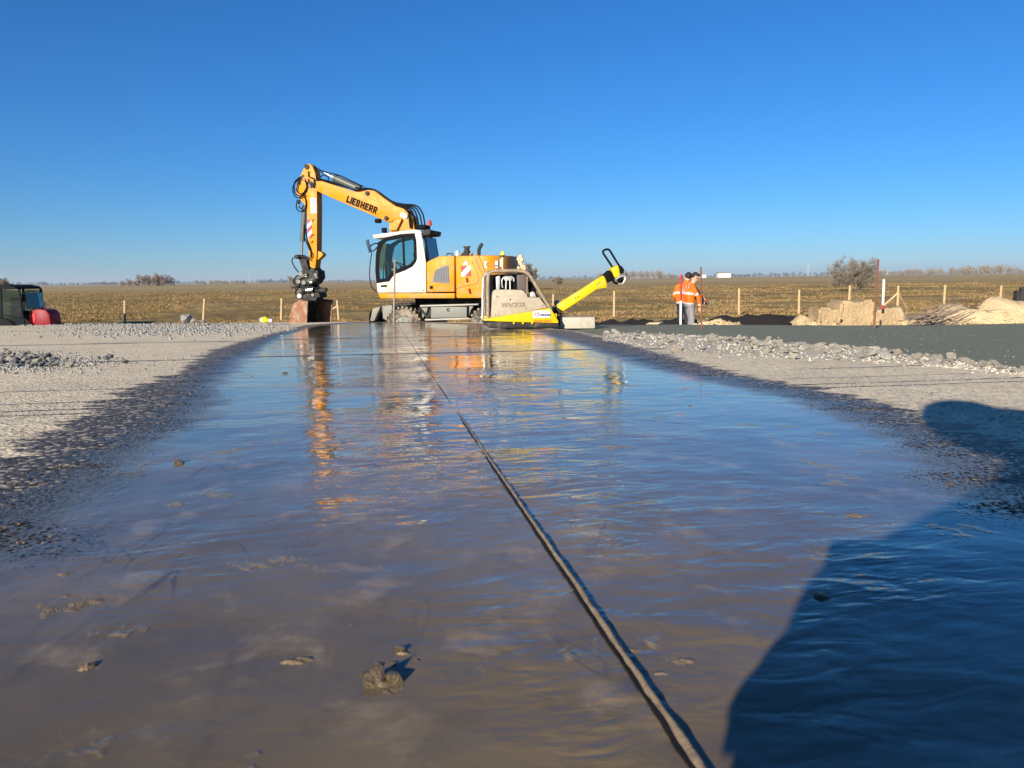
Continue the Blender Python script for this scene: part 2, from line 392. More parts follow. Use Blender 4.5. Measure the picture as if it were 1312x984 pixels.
def puddle_material():
    m, t, p, o = nodes('muddy_water_film')
    co = N(t, 'ShaderNodeTexCoord').outputs['Object']
    shore = N(t, 'ShaderNodeAttribute', attribute_name='shore').outputs['Fac']
    joint = N(t, 'ShaderNodeAttribute', attribute_name='joint_dist').outputs['Fac']
    flow = mapping(t, co, (1, 1, 1), (0, 0, R(-10.6)))
    rip = mapping(t, flow, (0.50, 1.0, 1.0))
    n_b = noise_(t, co, 1.3, 4, 0.55, 0.6); n_m = noise_(t, flow, 5.0, 5, 0.6, 0.8); n_s = noise_(t, co, 22, 4, 0.6)
    ripA = noise_(t, rip, 7.0, 2.0, 0.45, 0.5); ripB = noise_(t, rip, 21.0, 2.5, 0.5, 0.7); ripC = noise_(t, mapping(t, flow, (0.6, 1, 1)), 60, 2)
    v = N(t, 'ShaderNodeTexVoronoi', Scale=105.0); L(t, co, v.inputs['Vector'])
    pebh = math_(t, 'SUBTRACT', 1.0, v.outputs['Distance'])
    # silt in the water: clouds, streaks along the flow, drifted banks
    c = mixc(t, sstep(t, n_b, 0.32, 0.68), (0.112, 0.083, 0.046), (0.195, 0.144, 0.082))
    c = mixc(t, sstep(t, noise_(t, co, 9.0, 6, 0.62, 0.3), 0.52, 0.70), c, (0.25, 0.182, 0.105))
    streak = noise_(t, mapping(t, flow, (9.0, 1.6, 1.0)), 1.0, 4, 0.6, 1.2)
    c = mixc(t, math_(t, 'MULTIPLY', sstep(t, streak, 0.55, 0.75), 0.45), c, (0.055, 0.042, 0.034))
    c = mixc(t, math_(t, 'MULTIPLY', sstep(t, n_s, 0.5, 0.75), 0.35), c, (0.075, 0.055, 0.036))
    vn = math_(t, 'ABSOLUTE', math_(t, 'SUBTRACT', noise_(t, mapping(t, flow, (7.0, 2.2, 1.0)), 1.0, 3, 0.5, 1.0), 0.5))
    vein = math_(t, 'MULTIPLY', sstep(t, vn, 0.012, 0.003), sstep(t, noise_(t, co, 2.4, 2), 0.5, 0.62))
    c = mixc(t, math_(t, 'MULTIPLY', vein, 0.55), c, (0.04, 0.03, 0.022))
    bank = math_(t, 'MULTIPLY', sstep(t, noise_(t, mapping(t, co, (1, 1, 1), (0, 0, 0.6)), 5.2, 5, 0.62, 0.2), 0.615, 0.68), sstep(t, n_s, 0.40, 0.60))
    c = mixc(t, math_(t, 'MULTIPLY', bank, 0.8), c, (0.27, 0.195, 0.110))
    thin = math_(t, 'SUBTRACT', 1.0, sstep(t, math_(t, 'ADD', shore, math_(t, 'MULTIPLY', math_(t, 'SUBTRACT', n_m, 0.5), 0.35)), 0.02, 0.26))
    sv = N(t, 'ShaderNodeSeparateColor'); L(t, v.outputs['Color'], sv.inputs[0])
    c = mixc(t, math_(t, 'MULTIPLY', thin, 0.85), c, mixc(t, sv.outputs[0], (0.026, 0.021, 0.016), (0.10, 0.078, 0.056)))
    ridge = sstep(t, math_(t, 'ADD', seam_nodes(t, co, (1, 2)), math_(t, 'MULTIPLY', math_(t, 'SUBTRACT', noise_(t, mapping(t, flow, (1.5, 8, 1)), 1.0, 5, 0.7), 0.5), 1.4)), 0.55, 0.8)
    c = mixc(t, ridge, c, (0.075, 0.056, 0.042))
    L(t, c, p.inputs['Base Color'])
    rough = mixf(t, sstep(t, n_b, 0.4, 0.7), 0.02, 0.07)
    rough = mixf(t, bank, rough, 0.30)
    rough = mixf(t, ridge, rough, 0.6)
    rough = mixf(t, thin, rough, 0.26)
    L(t, rough, p.inputs['Roughness']); p.inputs['IOR'].default_value = 1.40
    # relief
    near = sstep(t, joint, 0.9, 0.05)
    amp = math_(t, 'ADD', 0.17, math_(t, 'MULTIPLY', near, 1.1))
    amp = math_(t, 'MULTIPLY', amp, math_(t, 'ADD', 0.12, sstep(t, noise_(t, co, 1.1, 3), 0.36, 0.66)))
    h = math_(t, 'MULTIPLY', ripA, 0.0078)
    h = math_(t, 'ADD', h, math_(t, 'MULTIPLY', ripB, 0.0046))
    h = math_(t, 'ADD', h, math_(t, 'MULTIPLY', ripC, 0.00055))
    ripD = noise_(t, mapping(t, flow, (0.36, 1.0, 1.0)), 38.0, 2.0, 0.5, 0.9)
    h = math_(t, 'ADD', h, math_(t, 'MULTIPLY', math_(t, 'MULTIPLY', ripD, 0.0048), sstep(t, noise_(t, co, 2.6, 3), 0.46, 0.64)))
    h = math_(t, 'MULTIPLY', h, amp)
    h = math_(t, 'ADD', h, math_(t, 'MULTIPLY', n_b, 0.007))
    h = math_(t, 'ADD', h, math_(t, 'MULTIPLY', noise_(t, mapping(t, flow, (0.8, 1, 1)), 4.2, 2, 0.45, 1.4), 0.0022))
    h = math_(t, 'ADD', h, math_(t, 'MULTIPLY', bank, 0.0016))
    edge = math_(t, 'SUBTRACT', 1.0, sstep(t, math_(t, 'ADD', shore, math_(t, 'MULTIPLY', math_(t, 'SUBTRACT', n_m, 0.5), 0.3)), 0.0, 0.20))
    h = math_(t, 'ADD', h, math_(t, 'MULTIPLY', math_(t, 'MULTIPLY', pebh, edge), 0.0020))
    L(t, bump(t, h), p.inputs['Normal'])
    # thin film breaks up over the stones at the shore
    a = math_(t, 'ADD', shore, math_(t, 'MULTIPLY', math_(t, 'SUBTRACT', noise_(t, mapping(t, co, (2.2, 5, 5), (0, 0, R(-12))), 1.0, 7, 0.72), 0.5), 0.60))
    a = math_(t, 'SUBTRACT', a, math_(t, 'MULTIPLY', math_(t, 'SUBTRACT', pebh, 0.55), 0.34))
    alpha = sstep(t, a, -0.03, 0.06)
    L(t, alpha, p.inputs['Alpha'])
    return m

# the slab ------------------------------------------------------------
X, Y, Fc = star_grid(slab_poly, 420, AZ)
P2 = np.stack([X, Y], 1)
rr = np.hypot(X, Y)
Z = -SLOPE * np.maximum(Y, -2) + 0.004 * fbm(X * 3, Y * 3, 3) + 0.02 * fbm(X * 0.4, Y * 0.4, 9) * np.clip((np.abs(X) - 2) / 4, 0, 1)
slab = raw('road_slab', np.stack([X, Y, Z], 1), Fc, slab_material(), smooth=True); tag(slab, kind='structure')
setattr_f(slab, 'damp', poly_sd(P2, damp_poly))
# transverse joints: damp seams running square to the road

# the water film --------------------------------------------------------
X, Y, Fc = star_grid(damp_poly, 300, AZ)
P2 = np.stack([X, Y], 1)
Zw = -SLOPE * np.maximum(Y, -2) + 0.0075
puddle = raw('puddle', np.stack([X, Y, Zw], 1), Fc, puddle_material(), smooth=True); tag(puddle, kind='structure')
setattr_f(puddle, 'shore', poly_sd(P2, water_poly))
J0 = on_slab(885, 984); J1 = on_slab(508, 413)
jd = (J1 - J0).to_2d().normalized(); jn = Vector((jd.y, -jd.x))
setattr_f(puddle, 'joint_dist', np.abs((P2 - np.array(J0.to_2d())) @ np.array(jn)))

# longitudinal joint: a sealed gap with a mud-covered lip
Js = J0 - (J1 - J0).normalized() * 0.45
def strip(name, o0, o1, z0, z1, mat, jit=0.002, seed=0, prof=5, sink=False):
    ln = (J1 - Js).length; n = 700; V = []; Fs = []
    tt = (np.arange(n + 1) / n) ** 2.2 * ln
    for i, s in enumerate(tt):
        b = Js + (J1 - Js).normalized() * s
        for k in range(prof):
            f = k / (prof - 1); off = o0 + (o1 - o0) * f + jit * (mnoise.noise((s * 14, k * 3.1, seed)) + 0.6 * mnoise.noise((s * 55, k, seed + 5)))
            hh = z0 + (z1 - z0) * math.sin(math.pi * f) + (0.0015 * mnoise.noise((s * 30, k * 0.7, seed + 9)) if 0 < k < prof - 1 else 0)
            tp = max(0.6, 1.0 - max(0.0, s - 1.4) * 0.25); off *= tp; hh -= 0.0012 * (mnoise.noise((s * 2.1, 0, 40)) + 0.3) * min(1, s * .5)
            if not sink: hh += -0.0011 * min(1.0, max(0.0, s - 1.3)) * (1.0 - 0.75 * min(1.0, max(0.0, (s - 3.0) / 3.0))) + 0.0011 * mnoise.noise((s * 2.6, 1, 9)) * min(1.0, max(0.0, s - 1.0))
            if sink: hh = 0.0088 + (hh - 0.0088) * max(0.0, 1 - max(0.0, s - 0.9) * 0.55) - max(0.0, s - 2.3) * 0.01
            V.append((b.x + jn.x * off, b.y + jn.y * off, zslab(b.x, b.y) + hh))
    for i in range(n):
        for k in range(prof - 1):
            a = i * prof + k; Fs.append((a, a + 1, a + prof + 1, a + prof))
    return raw(name, V, Fs, mat, slab, True)
gapm = M('joint_gap_black', (0.008, 0.007, 0.006), 0.7)
lipm = M('joint_lip_mud', (0.175, 0.13, 0.083), 0.5, var=0.6, vs=60, bs=150, bamp=0.0015)
strip('joint_gap', -0.0062, 0.0006, 0.0086, 0.0092, gapm, 0.0022, 1, 4)
strip('joint_lip', -0.0008, 0.0068, 0.0082, 0.0122, lipm, 0.0024, 2, 7, True)

# grey gravel bed beyond the slab edge ----------------------------------
def gravel_material():
    m, t, p, o = nodes('grey_gravel'); co = N(t, 'ShaderNodeTexCoord').outputs['Object']
    v = N(t, 'ShaderNodeTexVoronoi', Scale=55.0); L(t, co, v.inputs['Vector']); s = N(t, 'ShaderNodeSeparateColor'); L(t, v.outputs['Color'], s.inputs[0])
    c = mixc(t, s.outputs[0], (0.105, 0.112, 0.070), (0.195, 0.202, 0.130))
    c = mixc(t, sstep(t, noise_(t, co, 1.2, 5, 0.6), 0.5, 0.72), c, (0.148, 0.148, 0.096))
    c = mixc(t, sstep(t, noise_(t, mapping(t, co, (1, 2, 1)), 1.3, 7, 0.72), 0.62, 0.70), c, (0.27, 0.24, 0.18))
    br = N(t, 'ShaderNodeAttribute', attribute_name='brown').outputs['Fac']
    c = mixc(t, sstep(t, math_(t, 'ADD', br, math_(t, 'MULTIPLY', math_(t, 'SUBTRACT', noise_(t, co, 2.0, 5, 0.65), 0.5), 1.0)), 0.45, 0.75), c, (0.085, 0.062, 0.045))
    L(t, c, p.inputs['Base Color']); p.inputs['Roughness'].default_value = 0.85
    L(t, bump(t, math_(t, 'ADD', math_(t, 'MULTIPLY', v.outputs['Distance'], -0.012), math_(t, 'MULTIPLY', noise_(t, co, 6, 4), 0.02))), p.inputs['Normal'])
    return m
nearL = [Vector((*p, zslab(*p) - 0.03)) for p in [far_left[-2], far_left[-1]] + rub] + [Vector((5.9, 2.2, -0.12))]
nearL[0] = nearL[0] + Vector((-0.3, 0.5, -0.02))
farpx = [(700, 418.5), (770, 416.5), (830, 415.5), (900, 416), (985, 416.5), (1075, 417), (1150, 416.5), (1230, 415), (1330, 413), (1700, 410)]
FARD = 16.0
farL = [at_dist(px, py, FARD) for px, py in farpx]
def lerp_line(A, n):
    out = []
    for i in range(n + 1):
        f = i / n * (len(A) - 1); k = min(int(f), len(A) - 2); out.append(A[k].lerp(A[k + 1], f - k))
    return out
A = lerp_line(nearL, 150); B = lerp_line(farL, 150); V = []; br = []
for j in range(61):
    f = j / 60
    for i in range(151):
        q = A[i].lerp(B[i], f ** 1.4); z = q.z + 0.02 * mnoise.noise((q.x * 1.5, q.y * 1.5, 3)) * math.sin(math.pi * f)
        V.append((q.x, q.y, z)); br.append(np.clip((1 - f * 3.2), 0, 1) * np.clip((i - 95) / 40, 0, 1))
Fs = [(j * 151 + i, j * 151 + i + 1, (j + 1) * 151 + i + 1, (j + 1) * 151 + i) for j in range(60) for i in range(150)]
bed = raw('gravel_bed', V, Fs, gravel_material(), smooth=True); tag(bed, kind='structure'); setattr_f(bed, 'brown', br)

# embankment: sandy shoulder falling from the plateau to the pit
PIT = -1.36; FIELD = -1.12
sandm = M('sand', (0.54, 0.405, 0.22), 0.95, var=0.22, vs=3, dirt=(0.30, 0.21, 0.11), da=0.35, ds=2.2, bs=16, bamp=0.04)
edge = [Vector((-26, 20, zslab(0, 20)))] + [Vector((-17.5, 23.6, zslab(0, 23.6)))] + [Vector((*p, zslab(*p))) for p in far_left[:-2]] + farL
V = []; E = lerp_line(edge, 260)
for j in range(7):
    f = j / 6
    for i, q in enumerate(E):
        nrm = Vector((q.x * 0.3, 10, 0)).normalized()
        z = (q.z - 0.012) * (1 - f) + (PIT - 0.1) * f + (0.05 * mnoise.noise((q.x * 1.2, f * 3, 1)) if j > 1 else 0)
        off = 0.35 * mnoise.noise((q.x * 0.7, 2, 7)) if j > 1 else 0
        V.append((q.x + nrm.x * (f * 1.6 + off), q.y + nrm.y * (f * 1.6 + off) - 0.02 * (j == 0), z))
n = len(E); Fs = [(j * n + i, j * n + i + 1, (j + 1) * n + i + 1, (j + 1) * n + i) for j in range(6) for i in range(n - 1)]
tag(raw('embankment', V, Fs, sandm, smooth=True), kind='structure')

# pit floor and moor field out to the horizon
def field_material():
    m, t, p, o = nodes('winter_field'); co = N(t, 'ShaderNodeTexCoord').outputs['Object']
    a = noise_(t, co, 0.035, 5, 0.6); b = noise_(t, co, 0.16, 5, 0.65); c_ = noise_(t, co, 1.3, 5, 0.7); d = noise_(t, co, 0.006, 4, 0.6)
    c = mixc(t, sstep(t, b, 0.35, 0.65), (0.195, 0.128, 0.044), (0.310, 0.218, 0.084))
    c = mixc(t, math_(t, 'MULTIPLY', sstep(t, a, 0.44, 0.62), 0.75), c, (0.175, 0.138, 0.042))
    c = mixc(t, math_(t, 'MULTIPLY', sstep(t, c_, 0.52, 0.72), 0.7), c, (0.44, 0.30, 0.135))
    c = mixc(t, math_(t, 'MULTIPLY', sstep(t, noise_(t, co, 0.5, 4), 0.55, 0.7), 0.55), c, (0.110, 0.070, 0.027))
    g = N(t, 'ShaderNodeSeparateXYZ'); L(t, co, g.inputs[0])
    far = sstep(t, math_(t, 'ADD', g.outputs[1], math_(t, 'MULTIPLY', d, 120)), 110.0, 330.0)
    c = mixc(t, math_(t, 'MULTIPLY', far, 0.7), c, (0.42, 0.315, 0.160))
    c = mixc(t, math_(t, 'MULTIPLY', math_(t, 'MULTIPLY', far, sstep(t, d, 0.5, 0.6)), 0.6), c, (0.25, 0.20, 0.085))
    sk_ = noise_(t, mapping(t, co, (0.008, 0.07, 1)), 1.0, 5, 0.65)
    c = mixc(t, math_(t, 'MULTIPLY', sstep(t, sk_, 0.5, 0.68), 0.6), c, (0.135, 0.088, 0.036))
    c = mixc(t, math_(t, 'MULTIPLY', sstep(t, sk_, 0.46, 0.32), 0.45), c, (0.42, 0.32, 0.155))
    pit = sstep(t, g.outputs[1], 27.0, 25.5)
    c = mixc(t, pit, c, mixc(t, c_, (0.20, 0.14, 0.085), (0.36, 0.26, 0.16)))
    L(t, c, p.inputs['Base Color']); p.inputs['Roughness'].default_value = 0.95
    p.inputs['Specular IOR Level'].default_value = 0.1
    L(t, bump(t, math_(t, 'ADD', math_(t, 'MULTIPLY', c_, 0.10), math_(t, 'MULTIPLY', b, 0.30)), 1.0), p.inputs['Normal'])
    return m
az = np.concatenate([np.radians(np.linspace(-42, 42, 340)), np.radians(np.linspace(42, 318, 60)[1:-1])])
rad = np.concatenate([[3.0], np.geomspace(8, 140, 150), np.geomspace(150, 9000, 40)]); n = len(az)
X = (rad[:, None] * np.sin(az)).ravel(); Y = (rad[:, None] * np.cos(az)).ravel()
def field_h(x, y):
    x = np.asarray(x, float); y = np.asarray(y, float); s = np.clip((y - 24.5) / 3.0, 0, 1); s = s * s * (3 - 2 * s)
    base = PIT + (FIELD - PIT) * s
    rough_ = np.clip((y - 26) / 4, 0, 1) * np.clip((160 - y) / 100, 0, 1)
    lf = np.clip((-x - 3) / 5, 0, 1) * np.exp(-((y - 40) / 12.0) ** 2) * (0.22 + 0.5 * fbm(x * 0.12, y * 0.12, 31))
    return base + rough_ * (0.30 * fbm(x * 0.25, y * 0.25, 5) + 0.10 * fbm(x * 1.2, y * 1.2, 6)) + lf - np.where(y < 24, 0.12, 0) * np.clip((-x - 9) / 2, 0, 1) * 6 * np.clip((24 - y) / 2, 0, 1)
Zf = field_h(X, Y)
i = np.arange(len(rad) - 1)[:, None] * n; j = np.arange(n)[None, :]; j2 = (j + 1) % n
Fc = np.stack([i + j, i + j2, i + n + j2, i + n + j], -1).reshape(-1, 4)
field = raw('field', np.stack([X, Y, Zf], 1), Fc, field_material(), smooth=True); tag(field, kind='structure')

# ================================================================== EXCAVATOR
EX_ROT = R(168)
o_near = at_dist(545, 400, 21.9)
EXL = Vector((o_near.x, o_near.y + 0.55, -1.40))
ex = thing('wheeled_excavator', 'yellow and white wheeled excavator with raised boom standing behind the wet slab', 'excavator', EXL, EX_ROT)
FX = Frame(EXL, EX_ROT)
def z1(zx, zy): return (360 + zx / 4.1, 190 + zy / 4.1)
def z2(zx, zy): return (460 + zx / 6.15, 270 + zy / 6.15)
def Z1(pts, y): return [FX.P(*z1(*p), y) for p in pts]
def Z2(pts, y): return [FX.P(*z2(*p), y) for p in pts]
def one(name, mat, parent, fn, smooth=35):
    b = MB(); fn(b); return b.build(name, mat, parent, smooth)
NS = 1.24
# --- superstructure
hood = one('engine_hood', yellow, ex, lambda b: b.prism(Z2([(532, 640), (530, 405), (560, 390), (630, 357), (752, 355), (752, 640)], NS), -NS, NS, 0.03))
xs = Z2([(764, 640)], NS)[0][0]; xe = Z2([(985, 640)], NS)[0][0]
zt = Z2([(900, 353)], NS)[0][1]; zb = Z2([(900, 690)], NS)[0][1]
pl = [(xs, NS), (xe, NS)] + [(xe - 0.62 * math.sin(a), NS * math.cos(a) ** 0.75) for a in np.linspace(0.25, math.pi / 2, 8)]
pl = pl + [(x, -y) for x, y in pl[::-1] if y > 1e-6]
tail = one('counterweight', yellow, ex, lambda b: b.plan(pl, zb, zt, 0.045))
deckz = Z2([(400, 688)], NS)[0][1]
one('deck', yellow, ex, lambda b: b.prism(Z2([(150, 650), (752, 650), (752, 690), (165, 690)], NS), 0.12, NS - 0.005, 0.015))
one('deck_right', yellow, ex, lambda b: b.prism(Z2([(470, 650), (752, 650), (752, 690), (470, 690)], NS), -NS, 0.10, 0.015)).name = 'deck'
one('turntable', black, ex, lambda b: b.cyl((Z2([(640, 710)], 0)[0][0], 0, deckz - 0.24), (Z2([(640, 710)], 0)[0][0], 0, deckz + 0.02), 0.72, n=32))
one('grille', grille, hood, lambda b: b.prism(Z2([(578, 562), (590, 500), (605, 468), (650, 442), (706, 426), (716, 576)], NS), NS - 0.01, NS + 0.006, 0))
gf = MB()
for k in range(9):
    a = Z2([(600 + k * 13, 560), (600 + k * 13, 470 - k * 4)], NS); gf.box(((a[0][0] + a[1][0]) / 2, NS + 0.008, (a[0][1] + a[1][1]) / 2), (0.006, 0.006, a[1][1] - a[0][1]))
gf.build('grille_bars', dgrey, hood)
one('hood_latch', black, hood, lambda b: b.prism(Z2([(558, 592), (582, 592), (582, 616), (558, 616)], NS), NS, NS + 0.015, 0.004))
seam_m = M('seam_brown', (0.20, 0.07, 0.002), 0.8, spec=0.05)
def groove(name, pts, r=0.007, par=tail):
    b = MB(); b.tube([Vector((x, NS + 0.001, z)) for x, z in Z2(pts, NS)], r, 6, smooth=4); return b.build(name, seam_m, par, 40)
groove('panel_groove', [(768, 615), (840, 592), (925, 575), (942, 540), (930, 490), (890, 400)])
groove('panel_groove', [(920, 380), (950, 450), (970, 500), (990, 560)])
groove('panel_groove', [(945, 358), (975, 430), (992, 490)], 0.008)
for a, bq in (((850, 528), (855, 562)), ((868, 614), (878, 652))):
    q = Z2([a, bq], NS); one('handle', darkred, tail, lambda b: b.tube([(q[0][0], NS + 0.012, q[0][1]), (q[1][0], NS + 0.012, q[1][1])], 0.032, 8))
# warning plate with diagonal stripes
def stripe_plate(parent, c4, y, n, name='warning_plate', vert=False):
    # c4: local (x,z) corners top-left, top-right, bottom-right, bottom-left as seen
    tl, tr, brr, bl = [Vector((p[0], y, p[1])) for p in c4]
    b = MB(); vs = [b.bm.verts.new(p) for p in (tl, tr, brr, bl)]; f = b.bm.faces.new(vs)
    r = bmesh.ops.extrude_face_region(b.bm, geom=[f])
    for g in r['geom']:
        if isinstance(g, bmesh.types.BMVert): g.co.y += 0.004
    pl_ = b.build(name, swhite, parent)
    def at(u, v): return tl.lerp(tr, u).lerp(bl.lerp(brr, u), v) + Vector((0, 0.0065, 0))
    asp = (bl - tl).length / (tr - tl).length
    m = MB(); cnt = n
    # stripes are bands of constant u*1 + v*asp, clipped to the plate
    tot = 1 + asp; bw = tot / (2 * cnt - 1 if vert else 3.0)
    k = 0
    bands = [(i * 2 * bw, (i * 2 + 1) * bw) for i in range(cnt + 1)]
    for lo, hi in bands:
        if lo >= tot: continue
        poly = [(0, 0), (1, 0), (1, 1), (0, 1)]
        for sgn, lim in ((1, lo), (-1, hi)):
            out = []
            for a_, b_ in zip(poly, poly[1:] + poly[:1]):
                fa = sgn * (a_[0] + a_[1] * asp - lim); fb = sgn * (b_[0] + b_[1] * asp - lim)
                if fa >= 0: out.append(a_)
                if fa * fb < 0:
                    tq = fa / (fa - fb); out.append((a_[0] + (b_[0] - a_[0]) * tq, a_[1] + (b_[1] - a_[1]) * tq))
            poly = out
            if len(poly) < 3: break
        if len(poly) >= 3: m.bm.faces.new([m.bm.verts.new(at(*q)) for q in poly])
    m.build('red_stripes', red, pl_)
    return pl_
stripe_plate(tail, Z2([(803, 437), (880, 435), (884, 517), (806, 517)], NS), NS + 0.002, 2)
tri = Z2([(840, 392), (860, 425), (820, 425)], NS)
one('warning_triangle', swhite, tail, lambda b: b.prism(tri, NS, NS + 0.006))
def logo(parent, org, xd, yd, wdt, hgt, n, col=inkb, txt=True):
    org, xd, yd = Vector(org), Vector(xd).normalized(), Vector(yd).normalized()
    b = MB(); vs = [b.bm.verts.new(org + xd * u * wdt + yd * v * hgt) for u, v in ((0, 0), (1, 0), (1, 1), (0, 1))]; b.bm.faces.new(vs)
    pl_ = b.build('sticker', stickw, parent); nn = xd.cross(yd) * 0.004
    rb = MB(); c = org + xd * hgt * 0.52 + yd * hgt * 0.5 + nn
    pts = [c + (xd * math.cos(a) + yd * math.sin(a)) * hgt * (0.12 + 0.26 * a / 7.5) for a in np.linspace(0, 7.5, 22)]
    rb.tube(pts, hgt * 0.05, 5); rb.build('swirl_logo', red, pl_)
    text('lettering', 'STEHNKE', org + xd * hgt * 1.02 + yd * hgt * 0.25 + nn, xd, yd, min(hgt * 0.72, (wdt - hgt * 1.1) / 4.15), col, pl_, 0.004, ext=0.001)
    return pl_
# counterweight plate sits on the rounded corner
q0 = Vector((xe - 0.03, NS + 0.012, 0)); q1 = Vector((pl[4][0], pl[4][1] + 0.03, 0))
zl = Z2([(1010, 452)], NS)[0][1]
logo(tail, (q0.x, q0.y, zl), (q1 - q0), (0, 0, 1), (q1 - q0).length, 0.19, 0)
# top of the engine: filter, rail, exhaust
def top(pts, y): return Z2(pts, y)
ec = MB(); q = top([(850, 350), (850, 318), (850, 285)], 0.5)
ec.cyl((q[0][0], .5, q[0][1] - .05), (q[1][0], .5, q[1][1]), .10); ec.cyl((q[1][0], .5, q[1][1]), (q[2][0], .5, q[2][1]), .075); ec.cyl((q[2][0], .5, q[2][1] - .02), (q[2][0], .5, q[2][1] + .02), .10)
ec.build('air_filter', dgrey, hood, 35)
ec = MB(); q = top([(945, 356), (945, 310), (955, 285), (972, 258)], 0.3); ec.tube([(x, .3, z) for x, z in q], [.05, .05, .05, .045], 10, smooth=3); ec.build('exhaust_pipe', dgrey, tail, 40)
ec = MB(); q = top([(690, 356), (692, 338), (735, 338), (740, 356)], 0.6); ec.tube([(x, .6, z) for x, z in q], .018, 8); ec.build('grab_rail', dgrey, hood, 40)
ec = MB(); q = top([(775, 356), (775, 316)], 0.4); ec.cyl((q[0][0], .4, q[0][1]), (q[1][0], .4, q[1][1]), .05); ec.build('filler_neck', swhite, hood, 35)
for k, (zx, hgt) in enumerate(((800, 25), (825, 18), (880, 22), (900, 14), (920, 16))):
    q = top([(zx, 356), (zx, 356 - hgt)], 0.35 + 0.07 * k)
    one('engine_part', dgrey if k % 2 else lgrey, hood, lambda b: b.box((q[0][0], 0.35 + 0.07 * k, (q[0][1] + q[1][1]) / 2), (0.14, 0.12, q[1][1] - q[0][1]), bevel=0.02))
# --- cab
CB0, CB1 = 0.18, 1.20
cab = one('cab_shell', white, ex, lambda b: b.prism(Z2([(145, 645), (138, 572), (238, 557), (278, 502), (360, 472), (420, 442), (448, 405), (456, 380), (452, 240), (438, 178), (440, 160), (486, 166), (503, 240), (526, 400), (528, 645)], CB1), CB1 - 0.05, CB1, 0.012), 30)
fs = Z2([(145, 645), (138, 572), (238, 557), (278, 502), (360, 472), (420, 442), (448, 405), (456, 380), (452, 240), (438, 178), (440, 160), (486, 166), (503, 240), (526, 400), (528, 645)], CB1)
one('cab_side', white, cab, lambda b: b.prism(fs, CB0, CB0 + 0.05, 0.01), 30)
one('cab_roof', white, ex, lambda b: b.prism(Z2([(106, 190), (250, 172), (438, 148), (480, 153), (500, 180), (440, 178), (330, 186), (205, 212), (120, 222)], CB1), CB0 - 0.03, CB1 + 0.03, 0.02), 40)
one('roof_overhang', dgrey, ex, lambda b: b.prism(Z2([(492, 150), (562, 150), (556, 188), (505, 196)], CB1), CB0, CB1 - 0.02, 0.012), 40)
O = [(150, 248), (205, 216), (330, 190), (436, 180), (450, 240), (454, 380), (446, 404), (418, 440), (358, 470), (276, 500), (236, 554), (137, 568), (128, 470), (132, 350)]
cx = sum(p[0] for p in O) / len(O); cz = sum(p[1] for p in O) / len(O)
In = [(178, 272), (216, 240), (330, 212), (418, 204), (430, 246), (434, 375), (426, 392), (402, 420), (346, 446), (258, 476), (218, 530), (162, 540), (154, 462), (158, 358)]
for yy in ((CB1 - 0.045, CB1 + 0.006), (CB0 - 0.002, CB0 + 0.045)):
    one('window_frame', black, cab, lambda b: b.ring(Z2(O, CB1), Z2(In, CB1), *yy))
for yy in (CB1 - 0.02, CB0 + 0.02):
    one('side_window', glass, cab, lambda b: b.prism(Z2(In, CB1), yy - 0.003, yy + 0.003))
    one('door_pillar', black, cab, lambda b: b.prism(Z2([(337, 192), (352, 190), (364, 472), (350, 474)], CB1), yy - 0.015, yy + 0.022, 0.004))
# windshield, bent across the front
fr_l = Z2([(150, 250), (131, 350), (128, 470), (137, 568), (145, 640)], CB1)
wb = MB(); cols = []
for x, z in fr_l:
    cols.append([wb.bm.verts.new((x + 0.05 * math.sin(math.pi * k / 6), CB0 + 0.03 + (CB1 - CB0 - 0.06) * k / 6, z)) for k in range(7)])
for a, b_ in zip(cols, cols[1:]):
    for k in range(6): wb.bm.faces.new((a[k], a[k + 1], b_[k + 1], b_[k]))
wb.build('windshield', glass, cab, 60)
q = Z2([(512, 205), (545, 400)], CB1)
one('rear_window', glassd, cab, lambda b: b.prism([(q[0][0], q[0][1]), (q[0][0] - 0.02, q[0][1]), (q[1][0] - 0.02, q[1][1]), (q[1][0], q[1][1])], CB0 + 0.05, CB1 - 0.06))
for y_ in (CB1 - .05, CB0 + .05): one('rear_frame', black, cab, lambda b: b.tube([(q[0][0], y_, q[0][1]), (q[1][0], y_, q[1][1])], .03, 8))
q = Z2([(150, 640), (525, 640), (525, 622), (150, 622)], CB1)
one('cab_floor', dgrey, cab, lambda b: b.prism(q, CB0 + 0.06, CB1 - 0.06))
q = Z2([(528, 640), (528, 405)], CB1)
one('cab_back', white, cab, lambda b: b.box((q[0][0] + 0.02, (CB0 + CB1) / 2, (q[0][1] + q[1][1]) / 2), (0.04, CB1 - CB0 - 0.12, q[1][1] - q[0][1])))
def C2(zx, zy, y): p_ = FX.P(*z2(zx, zy), CB1); return Vector((p_[0], y, p_[1]))
seat = MB(); seat.box(C2(395, 545, 0.72), (0.46, 0.48, 0.12), bevel=0.04); seat.box(C2(432, 425, 0.72), (0.13, 0.46, 0.72), Matrix.Rotation(R(10), 3, 'Y'), bevel=0.05); seat.box(C2(440, 290, 0.72), (0.10, 0.26, 0.2), bevel=0.04); seat.box(C2(380, 600, 0.72), (0.3, 0.3, 0.25))
seat.build('seat', black, cab, 40)
st = MB(); st.cyl(C2(240, 600, 0.70), C2(285, 430, 0.70), .035); st.tube([C2(285, 425, 0.70) + Vector((0.17 * math.cos(a) * 0.85, 0.19 * math.sin(a), 0.17 * math.cos(a) * 0.45)) for a in np.linspace(0, 2 * math.pi, 18)], .016, 6); st.build('steering_wheel', black, cab, 40)
cn = MB(); cn.box(C2(330, 500, 1.02), (0.5, 0.14, 0.12), bevel=0.03); cn.cyl(C2(280, 480, 1.02), C2(270, 430, 1.02), .02); cn.build('console', black, cab, 40)
